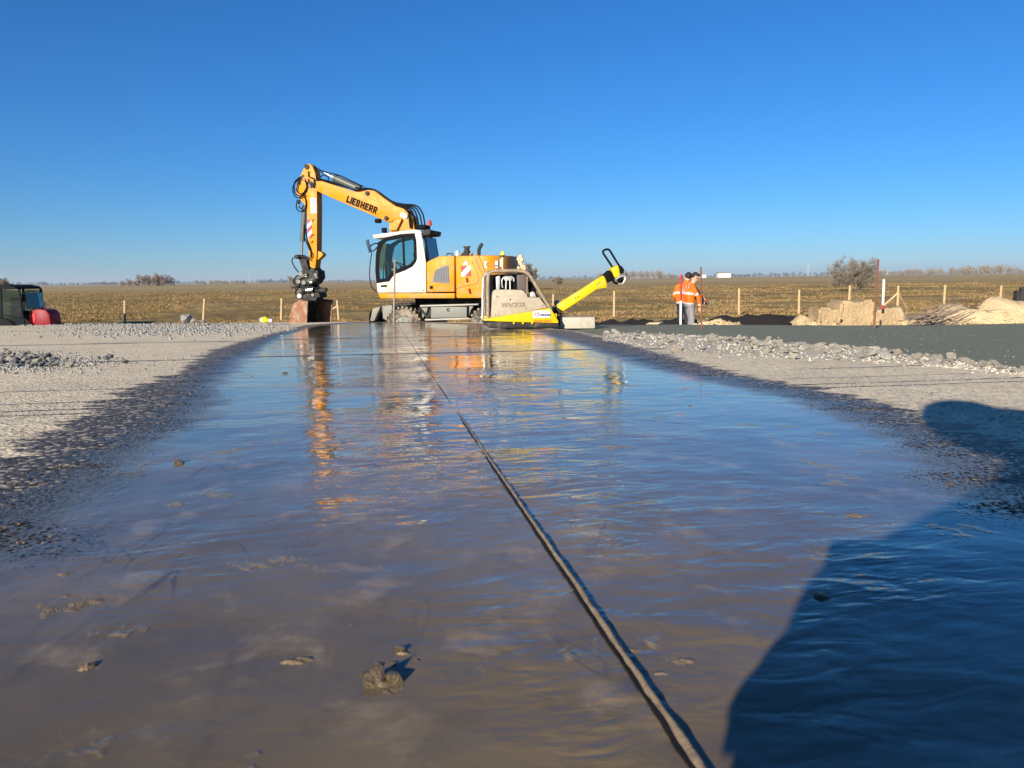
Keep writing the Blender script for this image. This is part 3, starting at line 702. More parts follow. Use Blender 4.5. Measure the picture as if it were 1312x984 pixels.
one('inner_rail', dgrey, cab, lambda b: b.tube([C2(165, 545, 0.95), C2(168, 440, 0.95), C2(185, 400, 0.95), C2(205, 440, 0.95), C2(207, 545, 0.95)], .014, 6, smooth=3))
one('display', black, cab, lambda b: b.box(C2(205, 430, 0.55), (0.05, 0.2, 0.16)))
# mirror, hand rail, work lights, beacon
mr = MB(); q = C2(90, 280, 1.32); mr.box(q, (0.06, 0.19, 0.34), Matrix.Rotation(R(14), 3, 'Y') @ Matrix.Rotation(R(32), 3, 'Z'), bevel=0.02); mir = mr.build('mirror', mirror, cab, 35)
one('mirror_arm', black, mir, lambda b: b.tube([C2(98, 285, 1.3), C2(122, 262, 1.27), C2(150, 258, 1.2)], .018, 6, smooth=3))
one('mirror_bracket', black, mir, lambda b: b.tube([C2(100, 300, 1.3), C2(118, 320, 1.27), C2(145, 285, 1.2)], .016, 6, smooth=3))
one('hand_rail', black, cab, lambda b: b.tube([C2(110, 325, 1.27), C2(95, 420, 1.27), C2(92, 530, 1.27), C2(108, 605, 1.25), C2(145, 640, 1.2)], .014, 8, smooth=4))
one('work_light', black, ex, lambda b: (b.box(C2(178, 150, 1.0), (0.13, 0.12, 0.13), bevel=0.02), b.tube([C2(185, 165, 1.0), C2(205, 172, 1.0)], .015, 6), b.tube([C2(178, 160, 1.0), C2(178, 178, 1.0)], .02, 6)))
bc = MB(); q = C2(505, 150, 0.62); bc.cyl(q, q + Vector((0, 0, 0.16)), .022); bc.build('beacon_post', black, ex, 35)
bc = MB(); q = q + Vector((0, 0, 0.15)); bc.cyl(q, q + Vector((0, 0, 0.1)),   .062, .058, 16); bc.ball(q + Vector((0, 0, .1)), .058, 2, (1, 1, 0.9)); bc.build('beacon', lensred, ex, 50)
def ntext(parent, body, p_, size, mat, y, ang=0, bold=0.0):
    xd = Vector((-math.cos(ang), 0, -math.sin(ang))); yd = Vector((-math.sin(ang), 0, math.cos(ang)))
    # ang > 0: the line of text falls to the right of the picture
    return text('lettering', body, (p_[0], y, p_[1]), xd, yd, size, mat, parent, bold, ext=0.0015)
ntext(cab, '20', Z2([(465, 448)], CB1)[0], 0.17, M('ink_grey', (0.33, 0.33, 0.33), 0.5), CB1 + 0.003)
for k in range(9):                      # rows of small grey text on the cab side
    a = Z2([(395 + k * 1.5, 520 + k * 10), (490 - 6 * k, 505 + k * 11)], CB1)
    one('print_line', M('faint_print', (0.60, 0.58, 0.54), 0.5), cab, lambda b: b.box(((a[0][0] + a[1][0]) / 2, CB1 + 0.001, (a[0][1] + a[1][1]) / 2), (abs(a[0][0] - a[1][0]), 0.004, 0.008)))
a = Z2([(170, 585), (222, 600)], CB1)
one('model_badge', ink, cab, lambda b: b.prism(Z2([(168, 588), (222, 584), (220, 600), (172, 602)], CB1), CB1, CB1 + 0.008))
one('cab_latch', black, cab, lambda b: b.box(C2(510, 628, CB1 + 0.005), (0.03, 0.015, 0.03)))
# --- boom
BY0, BY1 = -0.26, 0.12
boom = one('boom', yellow, ex, lambda b: b.prism(Z1([(178, 172), (215, 172), (300, 200), (392, 228), (418, 228), (455, 218), (488, 222), (540, 262), (590, 296), (645, 318), (672, 345), (640, 372), (604, 372), (580, 386), (556, 386), (470, 348), (330, 288), (212, 236), (185, 222), (172, 196)], BY1), BY0, BY1, 0.018))
bbase = one('boom_base', yellow, ex, lambda b: b.prism(Z1([(600, 372), (628, 340), (660, 322), (690, 362), (702, 432), (705, 470), (600, 470), (572, 440), (574, 396)], BY1), BY0 - 0.06, BY1 - 0.02, 0.018))
one('boom_lug', yellow, bbase, lambda b: b.prism(Z1([(575, 432), (574, 395), (610, 380), (640, 372), (612, 432)], BY1), BY1 - 0.01, BY1 + 0.09, 0.012))
dt = math.atan2(350 - 290, 497 - 345)
pz = Z1([(340, 283), (497, 346)], BY1)
ltx = math.atan2(pz[0][1] - pz[1][1], pz[0][0] - pz[1][0])
GL = {'L': [(0, 0, .36, 1), (0, 0, .8, .3)], 'I': [(0, 0, .36, 1)], 'E': [(0, 0, .36, 1), (0, 0, .82, .27), (0, .37, .74, .63), (0, .73, .82, 1)],
      'H': [(0, 0, .36, 1), (.56, 0, .92, 1), (0, .38, .88, .62)], 'B': [(0, 0, .36, 1), (0, 0, .76, .24), (0, .40, .76, .60), (0, .76, .72, 1), (.55, .06, .86, .46), (.53, .54, .83, .94)],
      'R': [(0, 0, .36, 1), (0, .38, .76, .60), (0, .76, .76, 1), (.56, .44, .87, .94)]}
lt = MB(); ang = ltx; xd = Vector((-math.cos(ang), 0, -math.sin(ang))); yd = Vector((-math.sin(ang), 0, math.cos(ang)))
adv = {'I': .42, 'L': .86, 'E': .92, 'B': 1.0, 'H': 1.02, 'R': 1.0}; tot_ = sum(adv[c_] for c_ in 'LIEBHERR'); full = (Vector((pz[1][0], 0, pz[1][1])) - Vector((pz[0][0], 0, pz[0][1]))).length
un = full / tot_ * 1.03; hl = 0.205; pen = 0.0
for ch in 'LIEBHERR':
    rects = [[(a_, b_), (c_, b_), (c_, d_), (a_, d_)] for a_, b_, c_, d_ in GL[ch]]
    if ch == 'R': rects.append([(.36, .42), (.62, 0), (.95, 0), (.66, .44)])
    for k, rc in enumerate(rects):
        lt.bm.faces.new([lt.bm.verts.new(Vector((pz[0][0], BY1 + 0.003 + 0.0006 * k, pz[0][1])) + xd * (pen + u_) * un + yd * v_ * hl) for u_, v_ in rc])
    pen += adv[ch]
lt.build('lettering', ink, boom)
for zx, zy in ((455, 237), (555, 368), (160, 186), (640, 350), (653, 357)):
    a = Z1([(zx, zy)], BY1)[0]; one('pivot_pin', dgrey if zx < 600 else silver, boom, lambda b: (b.cyl((a[0], BY0 - .03, a[1]), (a[0], BY1 + .035, a[1]), .065, n=18), b.cyl((a[0], BY1, a[1]), (a[0], BY1 + .06, a[1]), .035, n=12)))
bl_ = MB(); a = Z1([(512, 382)], BY1)[0]; bl_.box((a[0], BY1 + 0.02, a[1]), (0.17, 0.16, 0.12), bevel=0.03); bl_.build('boom_light', black, boom, 35)
# stick cylinder on top of the boom
def P1(zx, zy, y): p_ = FX.P(*z1(zx, zy), BY1); return Vector((p_[0], y, p_[1]))
CY = -0.07
one('stick_cylinder', cylgrey, ex, lambda b: (b.cyl(P1(268, 152, CY), P1(402, 212, CY), .105, n=18), b.cyl(P1(262, 149, CY), P1(276, 155, CY), .12, n=18), b.cyl(P1(402, 212, CY), P1(452, 236, CY), .06, n=12)))
one('cylinder_rod', chrome, ex, lambda b: b.cyl(P1(168, 102, CY), P1(268, 152, CY), .038, n=12))
for k, (dy, dz) in enumerate(((0.02, 0), (-0.12, 6), (0.09, 10))):
    one('hydraulic_hose', rubber, boom, lambda b: b.tube([P1(150, 150 + dz, dy), P1(200, 158 + dz, dy), P1(300, 188 + dz * 0.6, dy), P1(392, 218, dy), P1(440, 205 + dz, dy)], .018, 6, smooth=5))
for k in range(6):
    dy = -0.20 + 0.05 * k; o_ = k * 9
    one('hydraulic_hose', rubber, boom, lambda b: b.tube([P1(385, 205, dy), P1(470, 212 + o_ * .4, dy), P1(560, 272 + o_ * .5, dy), P1(620, 288 + o_ * .5, dy), P1(690 - o_ * .6, 296 + o_, dy), P1(724 - o_ * 1.3, 335 + o_, dy), P1(735 - o_ * 1.5, 385, dy), P1(738 - o_ * 1.5, 425, dy)], .023, 8, smooth=5))
for k in range(3):
    one('hydraulic_hose', rubber, bbase, lambda b: b.tube([P1(600 + 10 * k, 300, BY1 + .03), P1(650 + 8 * k, 315 + 6 * k, BY1 + .05), P1(682 - 4 * k, 360, BY1 + .05), P1(690 - 5 * k, 420, BY1 + .03)], .016, 6, smooth=5))
one('hose_guard', black, bbase, lambda b: b.box(P1(730, 412, -0.1), (0.3, 0.4, 0.12), bevel=0.02))
one('rod_line', rubber, ex, lambda b: b.tube([P1(165, 97, 0.05), P1(225, 122, 0.05), P1(300, 140, 0.03), P1(360, 168, 0.03), P1(430, 200, 0.03)], .016, 6, smooth=5)).name = 'hydraulic_hose'
one('hydraulic_hose', rubber, ex, lambda b: b.tube([P1(205, 150, .1), P1(225, 140, .1), P1(250, 158, .1), P1(240, 172, .1)], .016, 6, smooth=5))
# --- stick
SY0, SY1 = -0.23, 0.12
stick = one('stick', yellow, ex, lambda b: b.prism(Z1([(122, 98), (135, 80), (152, 82), (166, 96), (180, 130), (188, 200), (190, 300), (188, 560), (178, 640), (152, 622), (146, 560), (140, 420), (133, 310), (96, 262), (80, 235), (78, 200), (98, 150)], SY1), SY0, SY1, 0.016))
a = Z1([(160, 260), (187, 256), (187, 340), (158, 340)], SY1)
lg = logo(stick, (a[2][0], SY1 + 0.004, a[2][1]), (0, 0, 1), (1, 0, 0), a[0][1] - a[3][1], a[3][0] - a[2][0], 0)
stripe_plate(stick, Z1([(138, 375), (161, 377), (163, 470), (141, 472)], SY1), SY1 + 0.002, 3, vert=True)
a = Z1([(137, 97)], SY1)[0]; one('pivot_pin', dgrey, stick, lambda b: (b.cyl((a[0], SY0 - .04, a[1]), (a[0], SY1 + .04, a[1]), .075, n=18)))
a = Z1([(206, 558)], SY1); one('stick_lug', yellow, stick, lambda b: b.prism(Z1([(186, 538), (205, 545), (217, 558), (205, 572), (186, 588)], SY1), SY0 + .05, SY1 - .06, 0.01))
for zx, zy in ((168, 378), (168, 455), (165, 490)):
    one('hose_clip', black, stick, lambda b: b.tube([P1(zx - 8, zy + 6, SY1 + .01), P1(zx, zy + 4, SY1 + .02), P1(zx + 4, zy - 6, SY1 + .01)], .01, 6))
one('bucket_cylinder', cylgrey, ex, lambda b: (b.cyl(P1(117, 318, CY + .1), P1(104, 488, CY + .1), .078, n=16), b.cyl(P1(118, 300, CY + .1), P1(117, 320, CY + .1), .055, n=12)))
one('cylinder_rod', chrome, ex, lambda b: b.cyl(P1(104, 486, CY + .1), P1(102, 560, CY + .1), .036, n=12))
hoses = [[(108, 150), (75, 180), (78, 235), (110, 250), (138, 215), (132, 170)], [(120, 140), (95, 185), (88, 225), (115, 240), (140, 205), (150, 160)], [(100, 160), (70, 200), (72, 240), (95, 262), (135, 245)],
         [(90, 270), (84, 310), (100, 332), (122, 325)], [(98, 275), (96, 300), (110, 318), (125, 300)], [(130, 400), (128, 460), (150, 520), (168, 560), (155, 580)], [(135, 420), (140, 480), (158, 530), (160, 570)],
         [(70, 575), (62, 595), (80, 630), (100, 655)], [(75, 575), (95, 570), (130, 575), (165, 590)], [(125, 250), (135, 285), (130, 330)], [(150, 120), (150, 150), (175, 160), (180, 195)]]
for k, hp in enumerate(hoses):
    one('hydraulic_hose', rubber, stick, lambda b: b.tube([P1(x, z, SY1 + 0.04 + 0.012 * (k % 3)) for x, z in hp], .017, 6, smooth=5))
for k, (zx, zy) in enumerate(((92, 172), (150, 190), (95, 275), (92, 290), (168, 190), (120, 155))):
    one('hose_fitting', silver if k % 2 else dgrey, stick, lambda b: b.cyl(P1(zx, zy, SY1 - .02), P1(zx + 6, zy + 14, SY1 + .06), .035, n=10))
# links and tilt rotator
lk = ((75, 570), (150, 582)), ((98, 572), (122, 650)), ((118, 580), (140, 650))
for (a, b_) in lk:
    one('bucket_link', dgrey, ex, lambda b: (b.box((P1(*a, 0.06) + P1(*b_, 0.06)) / 2, ((P1(*a, 0) - P1(*b_, 0)).length, 0.07, 0.11), Matrix.Rotation(-math.atan2((P1(*b_, 0) - P1(*a, 0)).z, (P1(*b_, 0) - P1(*a, 0)).x), 3, 'Y'), bevel=0.02),
         b.box((P1(*a, -0.2) + P1(*b_, -0.2)) / 2, ((P1(*a, 0) - P1(*b_, 0)).length, 0.07, 0.11), Matrix.Rotation(-math.atan2((P1(*b_, 0) - P1(*a, 0)).z, (P1(*b_, 0) - P1(*a, 0)).x), 3, 'Y'), bevel=0.02)))
for zx, zy in ((88, 570), (172, 640), (120, 655)): one('link_pin', dgrey, ex, lambda b: b.cyl(P1(zx, zy, -.3), P1(zx, zy, .22), .064))
tr = MB(); tr.prism(Z1([(85, 690), (120, 640), (200, 640), (205, 680), (185, 710), (150, 730), (90, 735)], SY1), -.28, .2, .03)
tr.cyl(P1(155, 720, -.05), P1(140, 760, -.05), .26, .24, 20); tr.build('tilt_rotator', dgrey, ex, 40)
one('rotator_motor', dgrey, ex, lambda b: (b.cyl(P1(120, 745, .25), P1(235, 745, .1), .075, n=14), b.cyl(P1(225, 745, .1), P1(240, 742, .1), .05), b.ball(P1(95, 720, .2), .09), b.ball(P1(190, 690, .25), .07)))
one('rotator_rod', chrome, ex, lambda b: b.cyl(P1(150, 745, .3), P1(180, 742, .27), .085, n=14))
one('quick_coupler', dgrey, ex, lambda b: (b.prism(Z1([(82, 770), (150, 750), (205, 758), (215, 780), (150, 800), (85, 785)], SY1), -.3, .22, .02), b.prism(Z1([(150, 790), (200, 778), (190, 812), (160, 812)], SY1), -.2, .24, .02)))
for hp in ([(90, 720), (75, 700), (95, 670), (130, 665)], [(100, 735), (85, 760), (110, 770), (150, 755)], [(160, 690), (200, 700), (205, 730), (180, 745)], [(110, 700), (130, 720), (170, 715), (200, 690)]):
    one('hydraulic_hose', rubber, ex, lambda b: b.tube([P1(x, z, .24) for x, z in hp], .02, 6, smooth=5))
for k, (zx, zy, mt) in enumerate(((112, 660, lgrey), (138, 668, silver), (100, 700, lgrey), (165, 700, silver), (128, 705, lgrey), (190, 665, lgrey), (105, 775, silver), (175, 770, lgrey))):
    one('rotator_bolt', mt, ex, lambda b: b.cyl(P1(zx, zy, .18), P1(zx + 3, zy, .27), .045 if k % 2 else .065, n=12))
for zx0, zy0, zx1, zy1 in ((92, 688, 150, 660), (150, 700, 205, 676), (100, 755, 160, 735)):
    one('rotator_cylinder', cylgrey, ex, lambda b: (b.cyl(P1(zx0, zy0, .24), P1(zx1, zy1, .24), .05, n=12)))
# bucket: bent shell, two cheeks, cutting edge, turned towards the camera
bk_c = P1(158, 800, -0.03)
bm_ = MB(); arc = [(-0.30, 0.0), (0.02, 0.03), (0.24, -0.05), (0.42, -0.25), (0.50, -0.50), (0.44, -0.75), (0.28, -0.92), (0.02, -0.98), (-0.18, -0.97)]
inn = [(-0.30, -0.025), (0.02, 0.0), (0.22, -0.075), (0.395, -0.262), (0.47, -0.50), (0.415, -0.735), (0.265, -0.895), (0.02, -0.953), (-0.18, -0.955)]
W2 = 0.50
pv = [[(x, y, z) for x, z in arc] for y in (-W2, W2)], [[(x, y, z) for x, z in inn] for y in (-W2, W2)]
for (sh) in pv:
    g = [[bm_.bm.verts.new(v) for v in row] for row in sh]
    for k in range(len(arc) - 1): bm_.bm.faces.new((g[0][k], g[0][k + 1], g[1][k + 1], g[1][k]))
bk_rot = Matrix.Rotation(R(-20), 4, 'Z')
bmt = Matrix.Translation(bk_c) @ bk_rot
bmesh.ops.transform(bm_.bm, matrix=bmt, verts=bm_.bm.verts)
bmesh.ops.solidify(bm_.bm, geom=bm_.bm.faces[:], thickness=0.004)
bkt = bm_.build('bucket', dgrey, ex, 40)  # dark grey on the shell paints in the shade inside the bucket
for y in (-W2, W2):
    ck = MB(); ck.prism(arc, y - 0.015, y + 0.015); bmesh.ops.transform(ck.bm, matrix=bmt, verts=ck.bm.verts); ck.build('bucket_cheek', rust, bkt)
ck = MB(); ck.box((-0.22, 0, -0.962), (0.22, 1.06, 0.035)); bmesh.ops.transform(ck.bm, matrix=bmt, verts=ck.bm.verts); ck.build('cutting_edge', dgrey, bkt)
for y in (-0.2, 0.18):
    ck = MB(); ck.prism([(-0.2, 0.0), (-0.12, 0.2), (0.16, 0.2), (0.22, 0.0)], y - .03, y + .03); bmesh.ops.transform(ck.bm, matrix=bmt, verts=ck.bm.verts); ck.build('bucket_ear', dgrey, bkt)
ck = MB(); ck.box((0.0, 0, -0.5), (0.02, 2 * W2 - 0.05, 0.8)); bmesh.ops.transform(ck.bm, matrix=bmt, verts=ck.bm.verts)
ck.bm.free()
# --- undercarriage
def U2(zx, zy, y): p_ = FX.P(*z2(zx, zy), 1.2); return Vector((p_[0], y, p_[1]))
one('chassis', dgrey, ex, lambda b: (b.prism(Z2([(330, 745), (900, 735), (900, 850), (330, 850)], 1.2), -0.55, 0.55, .03), b.box(U2(640, 740, 0), (1.6, 1.2, 0.3), bevel=.03)))
one('side_box', lgrey, ex, lambda b: b.prism(Z2([(562, 757), (846, 757), (846, 842), (562, 846)], 1.2), 0.55, 1.16, .015))
one('top_rail', M('rail_light', (0.26, 0.26, 0.23), .5, dirt=DUST, da=.3), ex, lambda b: b.prism(Z2([(480, 744), (940, 732), (940, 744), (480, 757)], 1.2), 1.0, 1.2, .006))
one('step_rail', M('rail_light', (0.26, 0.26, 0.23), .5), ex, lambda b: b.prism(Z2([(520, 853), (866, 843), (866, 856), (520, 866)], 1.2), 1.02, 1.22, .006))
one('side_box_mark', ink, ex, lambda b: b.tube([Vector((x, 1.175, z)) for x, z in Z2([(712, 772), (698, 770), (690, 780), (696, 790), (708, 790), (708, 782)], 1.2)], .012, 6))
for sx in ((480, 750), (860, 745)):
    one('bracket', lgrey, ex, lambda b: b.prism(Z2([(sx[0], sx[1]), (sx[0] + 60, sx[1] - 2), (sx[0] + 40, sx[1] + 60), (sx[0] + 10, sx[1] + 100)] if sx[0] < 500 else [(sx[0], sx[1]), (sx[0] + 35, sx[1]), (sx[0] + 10, sx[1] + 100), (sx[0], sx[1] + 100)], 1.2), 0.9, 1.1, .01))
one('step_bracket', dgrey, ex, lambda b: b.tube([U2(468, 762, 1.15), U2(540, 850, 1.15)], .03, 6)).name = 'bracket'
fen = MB(); q = U2(955, 740, 1.2)
fp = [U2(868, 890, 0), U2(870, 830, 0), U2(885, 775, 0), U2(920, 745, 0), U2(975, 732, 0), U2(1060, 735, 0)]
g = [[fen.bm.verts.new((p_.x, y, p_.z)) for p_ in catmull(fp, 3)] for y in (0.45, 1.22)]
for k in range(len(g[0]) - 1): fen.bm.faces.new((g[0][k], g[0][k + 1], g[1][k + 1], g[1][k]))
bmesh.ops.solidify(fen.bm, geom=fen.bm.faces[:], thickness=0.03); fen.build('fender', black, ex, 40)
RW = 0.51
def wheel(x, y, idx):
    z = RW + 0.0; s = 1 if y > 0 else -1
    t_ = MB(); prof = [(-.15, .27), (-.15, .40), (-.135, .465), (-.10, RW - .012), (0, RW), (.10, RW - .012), (.135, .465), (.15, .40), (.15, .27)]
    n_ = 36; rings = [[t_.bm.verts.new((x + r_ * math.cos(a), y + w_, z + r_ * math.sin(a))) for a in np.linspace(0, 2 * math.pi, n_, endpoint=False)] for w_, r_ in prof]
    for a, b_ in zip(rings, rings[1:]):
        for k in range(n_): t_.bm.faces.new((a[k], a[(k + 1) % n_], b_[(k + 1) % n_], b_[k]))
    wt = t_.build('wheel', tyre, ex, 50)
    lg_ = MB()
    for k in range(26):
        a = k * 2 * math.pi / 26
        for sd_ in (-1, 1):
            rm = Matrix.Rotation(-a - (0.12 if sd_ > 0 else 0), 3, 'Y')
            c_ = Vector((x, y + sd_ * .085, z)) + rm @ Vector((RW + .004, 0, 0)); lg_.box(c_, (.05, .12, .06), rm, bevel=.008)
    lg_.build('tread', mudtyre, wt)
    rm_ = MB(); rm_.cyl((x, y - .12, z), (x, y + .12, z), .285, n=24); rm_.cyl((x, y + s * .10, z), (x, y + s * .2, z), .13, .11, 16)
    for k in range(8): a = k * math.pi / 4; rm_.cyl((x + .2 * math.cos(a), y + s * .1, z + .2 * math.sin(a)), (x + .2 * math.cos(a), y + s * .145, z + .2 * math.sin(a)), .022, n=6)
    rm_.build('rim', lgrey, wt, 35)
wx1 = Z2([(345, 800)], 1.2)[0][0]; wx2 = Z2([(1010, 800)], 1.2)[0][0]
for wx in (wx1, wx2):
    for y in (1.08, 0.74, -0.74, -1.08): wheel(wx, y, 0)
    one('axle', dgrey, ex, lambda b: b.cyl((wx, -1.0, RW), (wx, 1.0, RW), .13))
one('front_fender', dgrey, ex, lambda b: b.prism(Z2([(250, 735), (400, 728), (420, 742), (260, 756)], 1.2), 0.4, 1.2, .01))
# dozer blade with push arms at the front
for y_ in (0.3, -0.55): one('push_arm', dgrey, ex, lambda b: b.prism(Z2([(100, 800), (150, 755), (260, 745), (265, 800), (180, 870), (120, 880)], 1.0), y_, y_ + 0.25, .02))
bl2 = MB(); fpz = Z2([(100, 775), (80, 820), (78, 870), (95, 930)], 1.1)
g = [[bl2.bm.verts.new((x, y, z)) for x, z in fpz] for y in (-1.22, 1.1)]
for k in range(3): bl2.bm.faces.new((g[0][k], g[0][k + 1], g[1][k + 1], g[1][k]))
bmesh.ops.solidify(bl2.bm, geom=bl2.bm.faces[:], thickness=0.04); bl2.build('dozer_blade', dgrey, ex, 40)
one('stabilizer', lgrey, ex, lambda b: (b.prism(Z2([(175, 750), (255, 742), (262, 790), (200, 860), (182, 850)], 1.1), 0.75, 1.05, .02), b.prism(Z2([(105, 770), (170, 755), (150, 800), (120, 870), (85, 872)], 1.1), 0.9, 1.1, .02)))

# ================================================================== PLATE COMPACTOR
CPR = R(6)
cpn = on_slab(668, 421.5)
CPL = Vector((cpn.x, cpn.y, cpn.z))
cp = thing('plate_compactor', 'dusty yellow plate compactor with beige shell and raised drawbar handle', 'compactor', CPL, CPR)
FC_ = Frame(CPL, CPR)
def z8(zx, zy): return (610 + zx / 9.836, 320 + zy / 9.836)
def z3(zx, zy): return (600 + zx / 5.964, 300 + zy / 5.964)
def Z8(pts, y=0.0): return [FC_.P(*z8(*p), y) for p in pts]
def Z3(pts, y=0.0): return [FC_.P(*z3(*p), y) for p in pts]
def V8(zx, zy, y, yp=0.0): q = FC_.P(*z8(zx, zy), yp); return Vector((q[0], y, q[1]))
def V3(zx, zy, y, yp=0.0): q = FC_.P(*z3(zx, zy), yp); return Vector((q[0], y, q[1]))
WC = 0.92
one('base_plate', dgrey, cp, lambda b: b.prism(Z8([(180, 905), (1030, 920), (1060, 955), (1035, 985), (170, 992), (110, 930)]), 0.02, WC, .02))
for ys_ in (0.0, WC - .06): one('yellow_skirt', cyellow, cp, lambda b: b.prism(Z8([(92, 876), (180, 862), (905, 737), (945, 745), (1040, 905), (1035, 925), (300, 905), (92, 893)]), ys_, ys_ + 0.06, .008))
one('skirt_front', cyellow, cp, lambda b: b.box((V8(1020, 860, 0).x - .02, WC / 2, V8(1020, 860, 0).z), (.05, WC - .1, .14))).name = 'yellow_skirt'
shell = one('shell', beige, cp, lambda b: b.prism(Z8([(186, 862), (206, 545), (222, 512), (255, 500), (575, 505), (605, 520), (645, 562), (655, 598), (805, 602), (905, 732), (560, 800)]), 0.03, 0.16, .02), 30)
one('shell_inner', beige, cp, lambda b: b.prism(Z8([(186, 862), (206, 545), (255, 500), (575, 505), (655, 598), (805, 602), (905, 732)]), WC - .16, WC - .03, .02)).name = 'shell'
for zx in (475, 590, 705):
    q = V8(zx, 925, 0); one('bolt', cyellow, cp, lambda b: b.cyl(q + Vector((0, -.02, 0)), q + Vector((0, .03, 0)), .017, n=8))
for zx, zy in ((245, 825), (285, 820), (635, 745), (845, 700), (265, 590)):
    q = V8(zx, zy, 0.03); one('shell_bolt', frametube, shell, lambda b: b.cyl(q + Vector((0, -.008, 0)), q + Vector((0, .03, 0)), .013, n=8))
q = V8(434, 627, 0.03); one('shell_hole', black, shell, lambda b: b.cyl(q + Vector((0, -.004, 0)), q + Vector((0, .03, 0)), .012, n=10))
q = V8(318, 722, 0.026); text('lettering', 'WACKER', q, (1, 0, 0), (0, 0, 1), 0.098, frametube, shell, 0.003, ext=0.004)
q = V8(280, 610, 0.026); text('lettering', 'S', q, (1, 0, 0), (0, 0, 1), 0.05, frametube, shell, 0.0, ext=0.004)
q = V8(712, 858, -0.012); e_ = V8(936, 858, -0.012)
logo(cp, q, (1, 0, 0), (0, 0, 1), e_.x - q.x, 0.118, 0)
q = V8(725, 908, -0.012); text('paint_scrawl', 'mvnw dzmi', q, (1, 0, -0.02), (0, 0, 1), 0.062, orange_paint, cp, 0.004, ext=0.001)
for dx, y, nm in ((0, 0.03, 0), (0, WC - 0.03, 0)):
    one('guard_frame', frametube, cp, lambda b: b.tube([V8(152, 870, y), V8(150, 600, y), V8(150, 400, y), V8(160, 320, y), V8(210, 272, y), V8(300, 268, y), V8(450, 264, y), V8(580, 268, y), V8(640, 290, y), V8(690, 340, y), V8(800, 520, y), V8(945, 752, y)], .031, 10, smooth=4), 45)
one('guard_crossbar', frametube, cp, lambda b: (b.cyl(V8(200, 275, 0.03), V8(200, 275, WC - 0.03), .025), b.cyl(V8(600, 270, 0.03), V8(600, 270, WC - 0.03), .025), b.cyl(V8(152, 700, 0.03), V8(152, 700, WC - .03), .02)))
one('guard_post', silver, cp, lambda b: b.tube([V8(95, 875, 0.25), V8(98, 600, 0.25), V8(105, 380, 0.25), V8(130, 320, 0.22), V8(190, 285, 0.15)], .022, 8, smooth=4), 45)
one('engine_block', black, cp, lambda b: (b.box(V8(400, 480, 0.45), (0.58, 0.5, 0.44), bevel=.03), b.box(V8(420, 700, 0.47), (0.7, 0.5, 0.4), bevel=.04), b.box(V8(760, 690, 0.47), (0.4, 0.4, 0.16), bevel=.03)))
one('fan_housing', silver, cp, lambda b: b.prism(Z8([(258, 345), (285, 328), (312, 332), (306, 500), (262, 505)]), 0.10, 0.17, .008))
one('fuel_line', rubber, cp, lambda b: b.tube([V8(215, 500, .1), V8(210, 380, .1), V8(240, 325, .1), V8(290, 318, .1)], .014, 6, smooth=4))
one('cylinder_head', silver, cp, lambda b: (b.box(V8(420, 360, 0.2), (0.14, 0.1, 0.08), bevel=.015), b.cyl(V8(385, 505, .14), V8(392, 370, .14), .013), b.cyl(V8(440, 505, .14), V8(438, 370, .14), .013), b.tube([V8(345, 480, .15), V8(335, 400, .15), V8(365, 345, .15), V8(420, 338, .15), V8(480, 350, .15), V8(490, 400, .15)], .011, 6, smooth=4)))
one('side_panel', brownp, cp, lambda b: b.prism(Z8([(522, 318), (620, 308), (652, 345), (650, 555), (600, 508), (528, 500)]), 0.09, 0.14, .01))
one('panel_edge', frametube, cp, lambda b: b.tube([V8(652, 340, .1), V8(652, 580, .1)], .014, 6))
one('muffler', black, cp, lambda b: (b.cyl(V8(665, 440, .3), V8(760, 470, .3), .07), b.cyl(V8(690, 500, .25), V8(780, 520, .25), .05)))
one('muffler_bracket', silver, cp, lambda b: b.prism(Z8([(690, 600), (700, 545), (725, 525), (755, 540), (775, 600)]), 0.15, 0.2, .01))
hk = MB()
for zx, zy, r_ in ((590, 80, .034), (565, 110, .036), (605, 120, .04), (585, 150, .042), (600, 180, .036), (565, 225, .03), (610, 215, .04), (640, 235, .036), (630, 205, .03)):
    hk.ball(V8(zx, zy, .32), r_, 2, (1, 1, 1.15))
hk.build('lifting_hook', mudtan, cp, 60)
one('hook_stem', black, cp, lambda b: b.cyl(V8(578, 190, .32), V8(578, 262, .32), .02))
one('lamp_post', silver, cp, lambda b: b.cyl(V8(357, 262, .3), V8(357, 60, .3), .016))
one('lamp_body', M('tan_label', (.62, .47, .30), .5), cp, lambda b: b.cyl(V8(345, 210, .3), V8(347, 105, .3), .034, n=14))
one('lamp_band', black, cp, lambda b: b.cyl(V8(357, 60, .3), V8(357, 80, .3), .036, n=14))
one('lamp_cap', tapey, cp, lambda b: (b.cyl(V8(357, 60, .3), V8(357, 36, .3), .038, .034, 14), b.ball(V8(357, 36, .3), .034)))
# drawbar
DY0, DY1 = 0.36, 0.52
def W3(zx, zy, y): q_ = FC_.P(*z3(zx, zy), DY0); return Vector((q_[0], y, q_[1]))
dbar = one('drawbar', cyellow, cp, lambda b: b.prism([FC_.P(*z3(*p), DY0) for p in ((676, 545), (720, 512), (870, 420), (985, 345), (1034, 316), (1052, 345), (1060, 380), (1058, 410), (985, 420), (880, 490), (706, 602), (690, 590))], DY0, DY1, .012))
for zx, zy in ((820, 490), (838, 476), (985, 382), (1003, 372)):
    one('drawbar_bolt', dgrey, dbar, lambda b: b.cyl(W3(zx, zy, DY0 - .006), W3(zx, zy, DY0 + .02), .01, n=8))
one('drawbar_hinge', dgrey, cp, lambda b: (b.cyl(W3(672, 585, .25), W3(672, 585, .65), .055), b.prism([FC_.P(*z3(*p), DY0) for p in ((620, 570), (650, 560), (700, 680), (690, 690), (665, 690))], .3, .6, .01)))
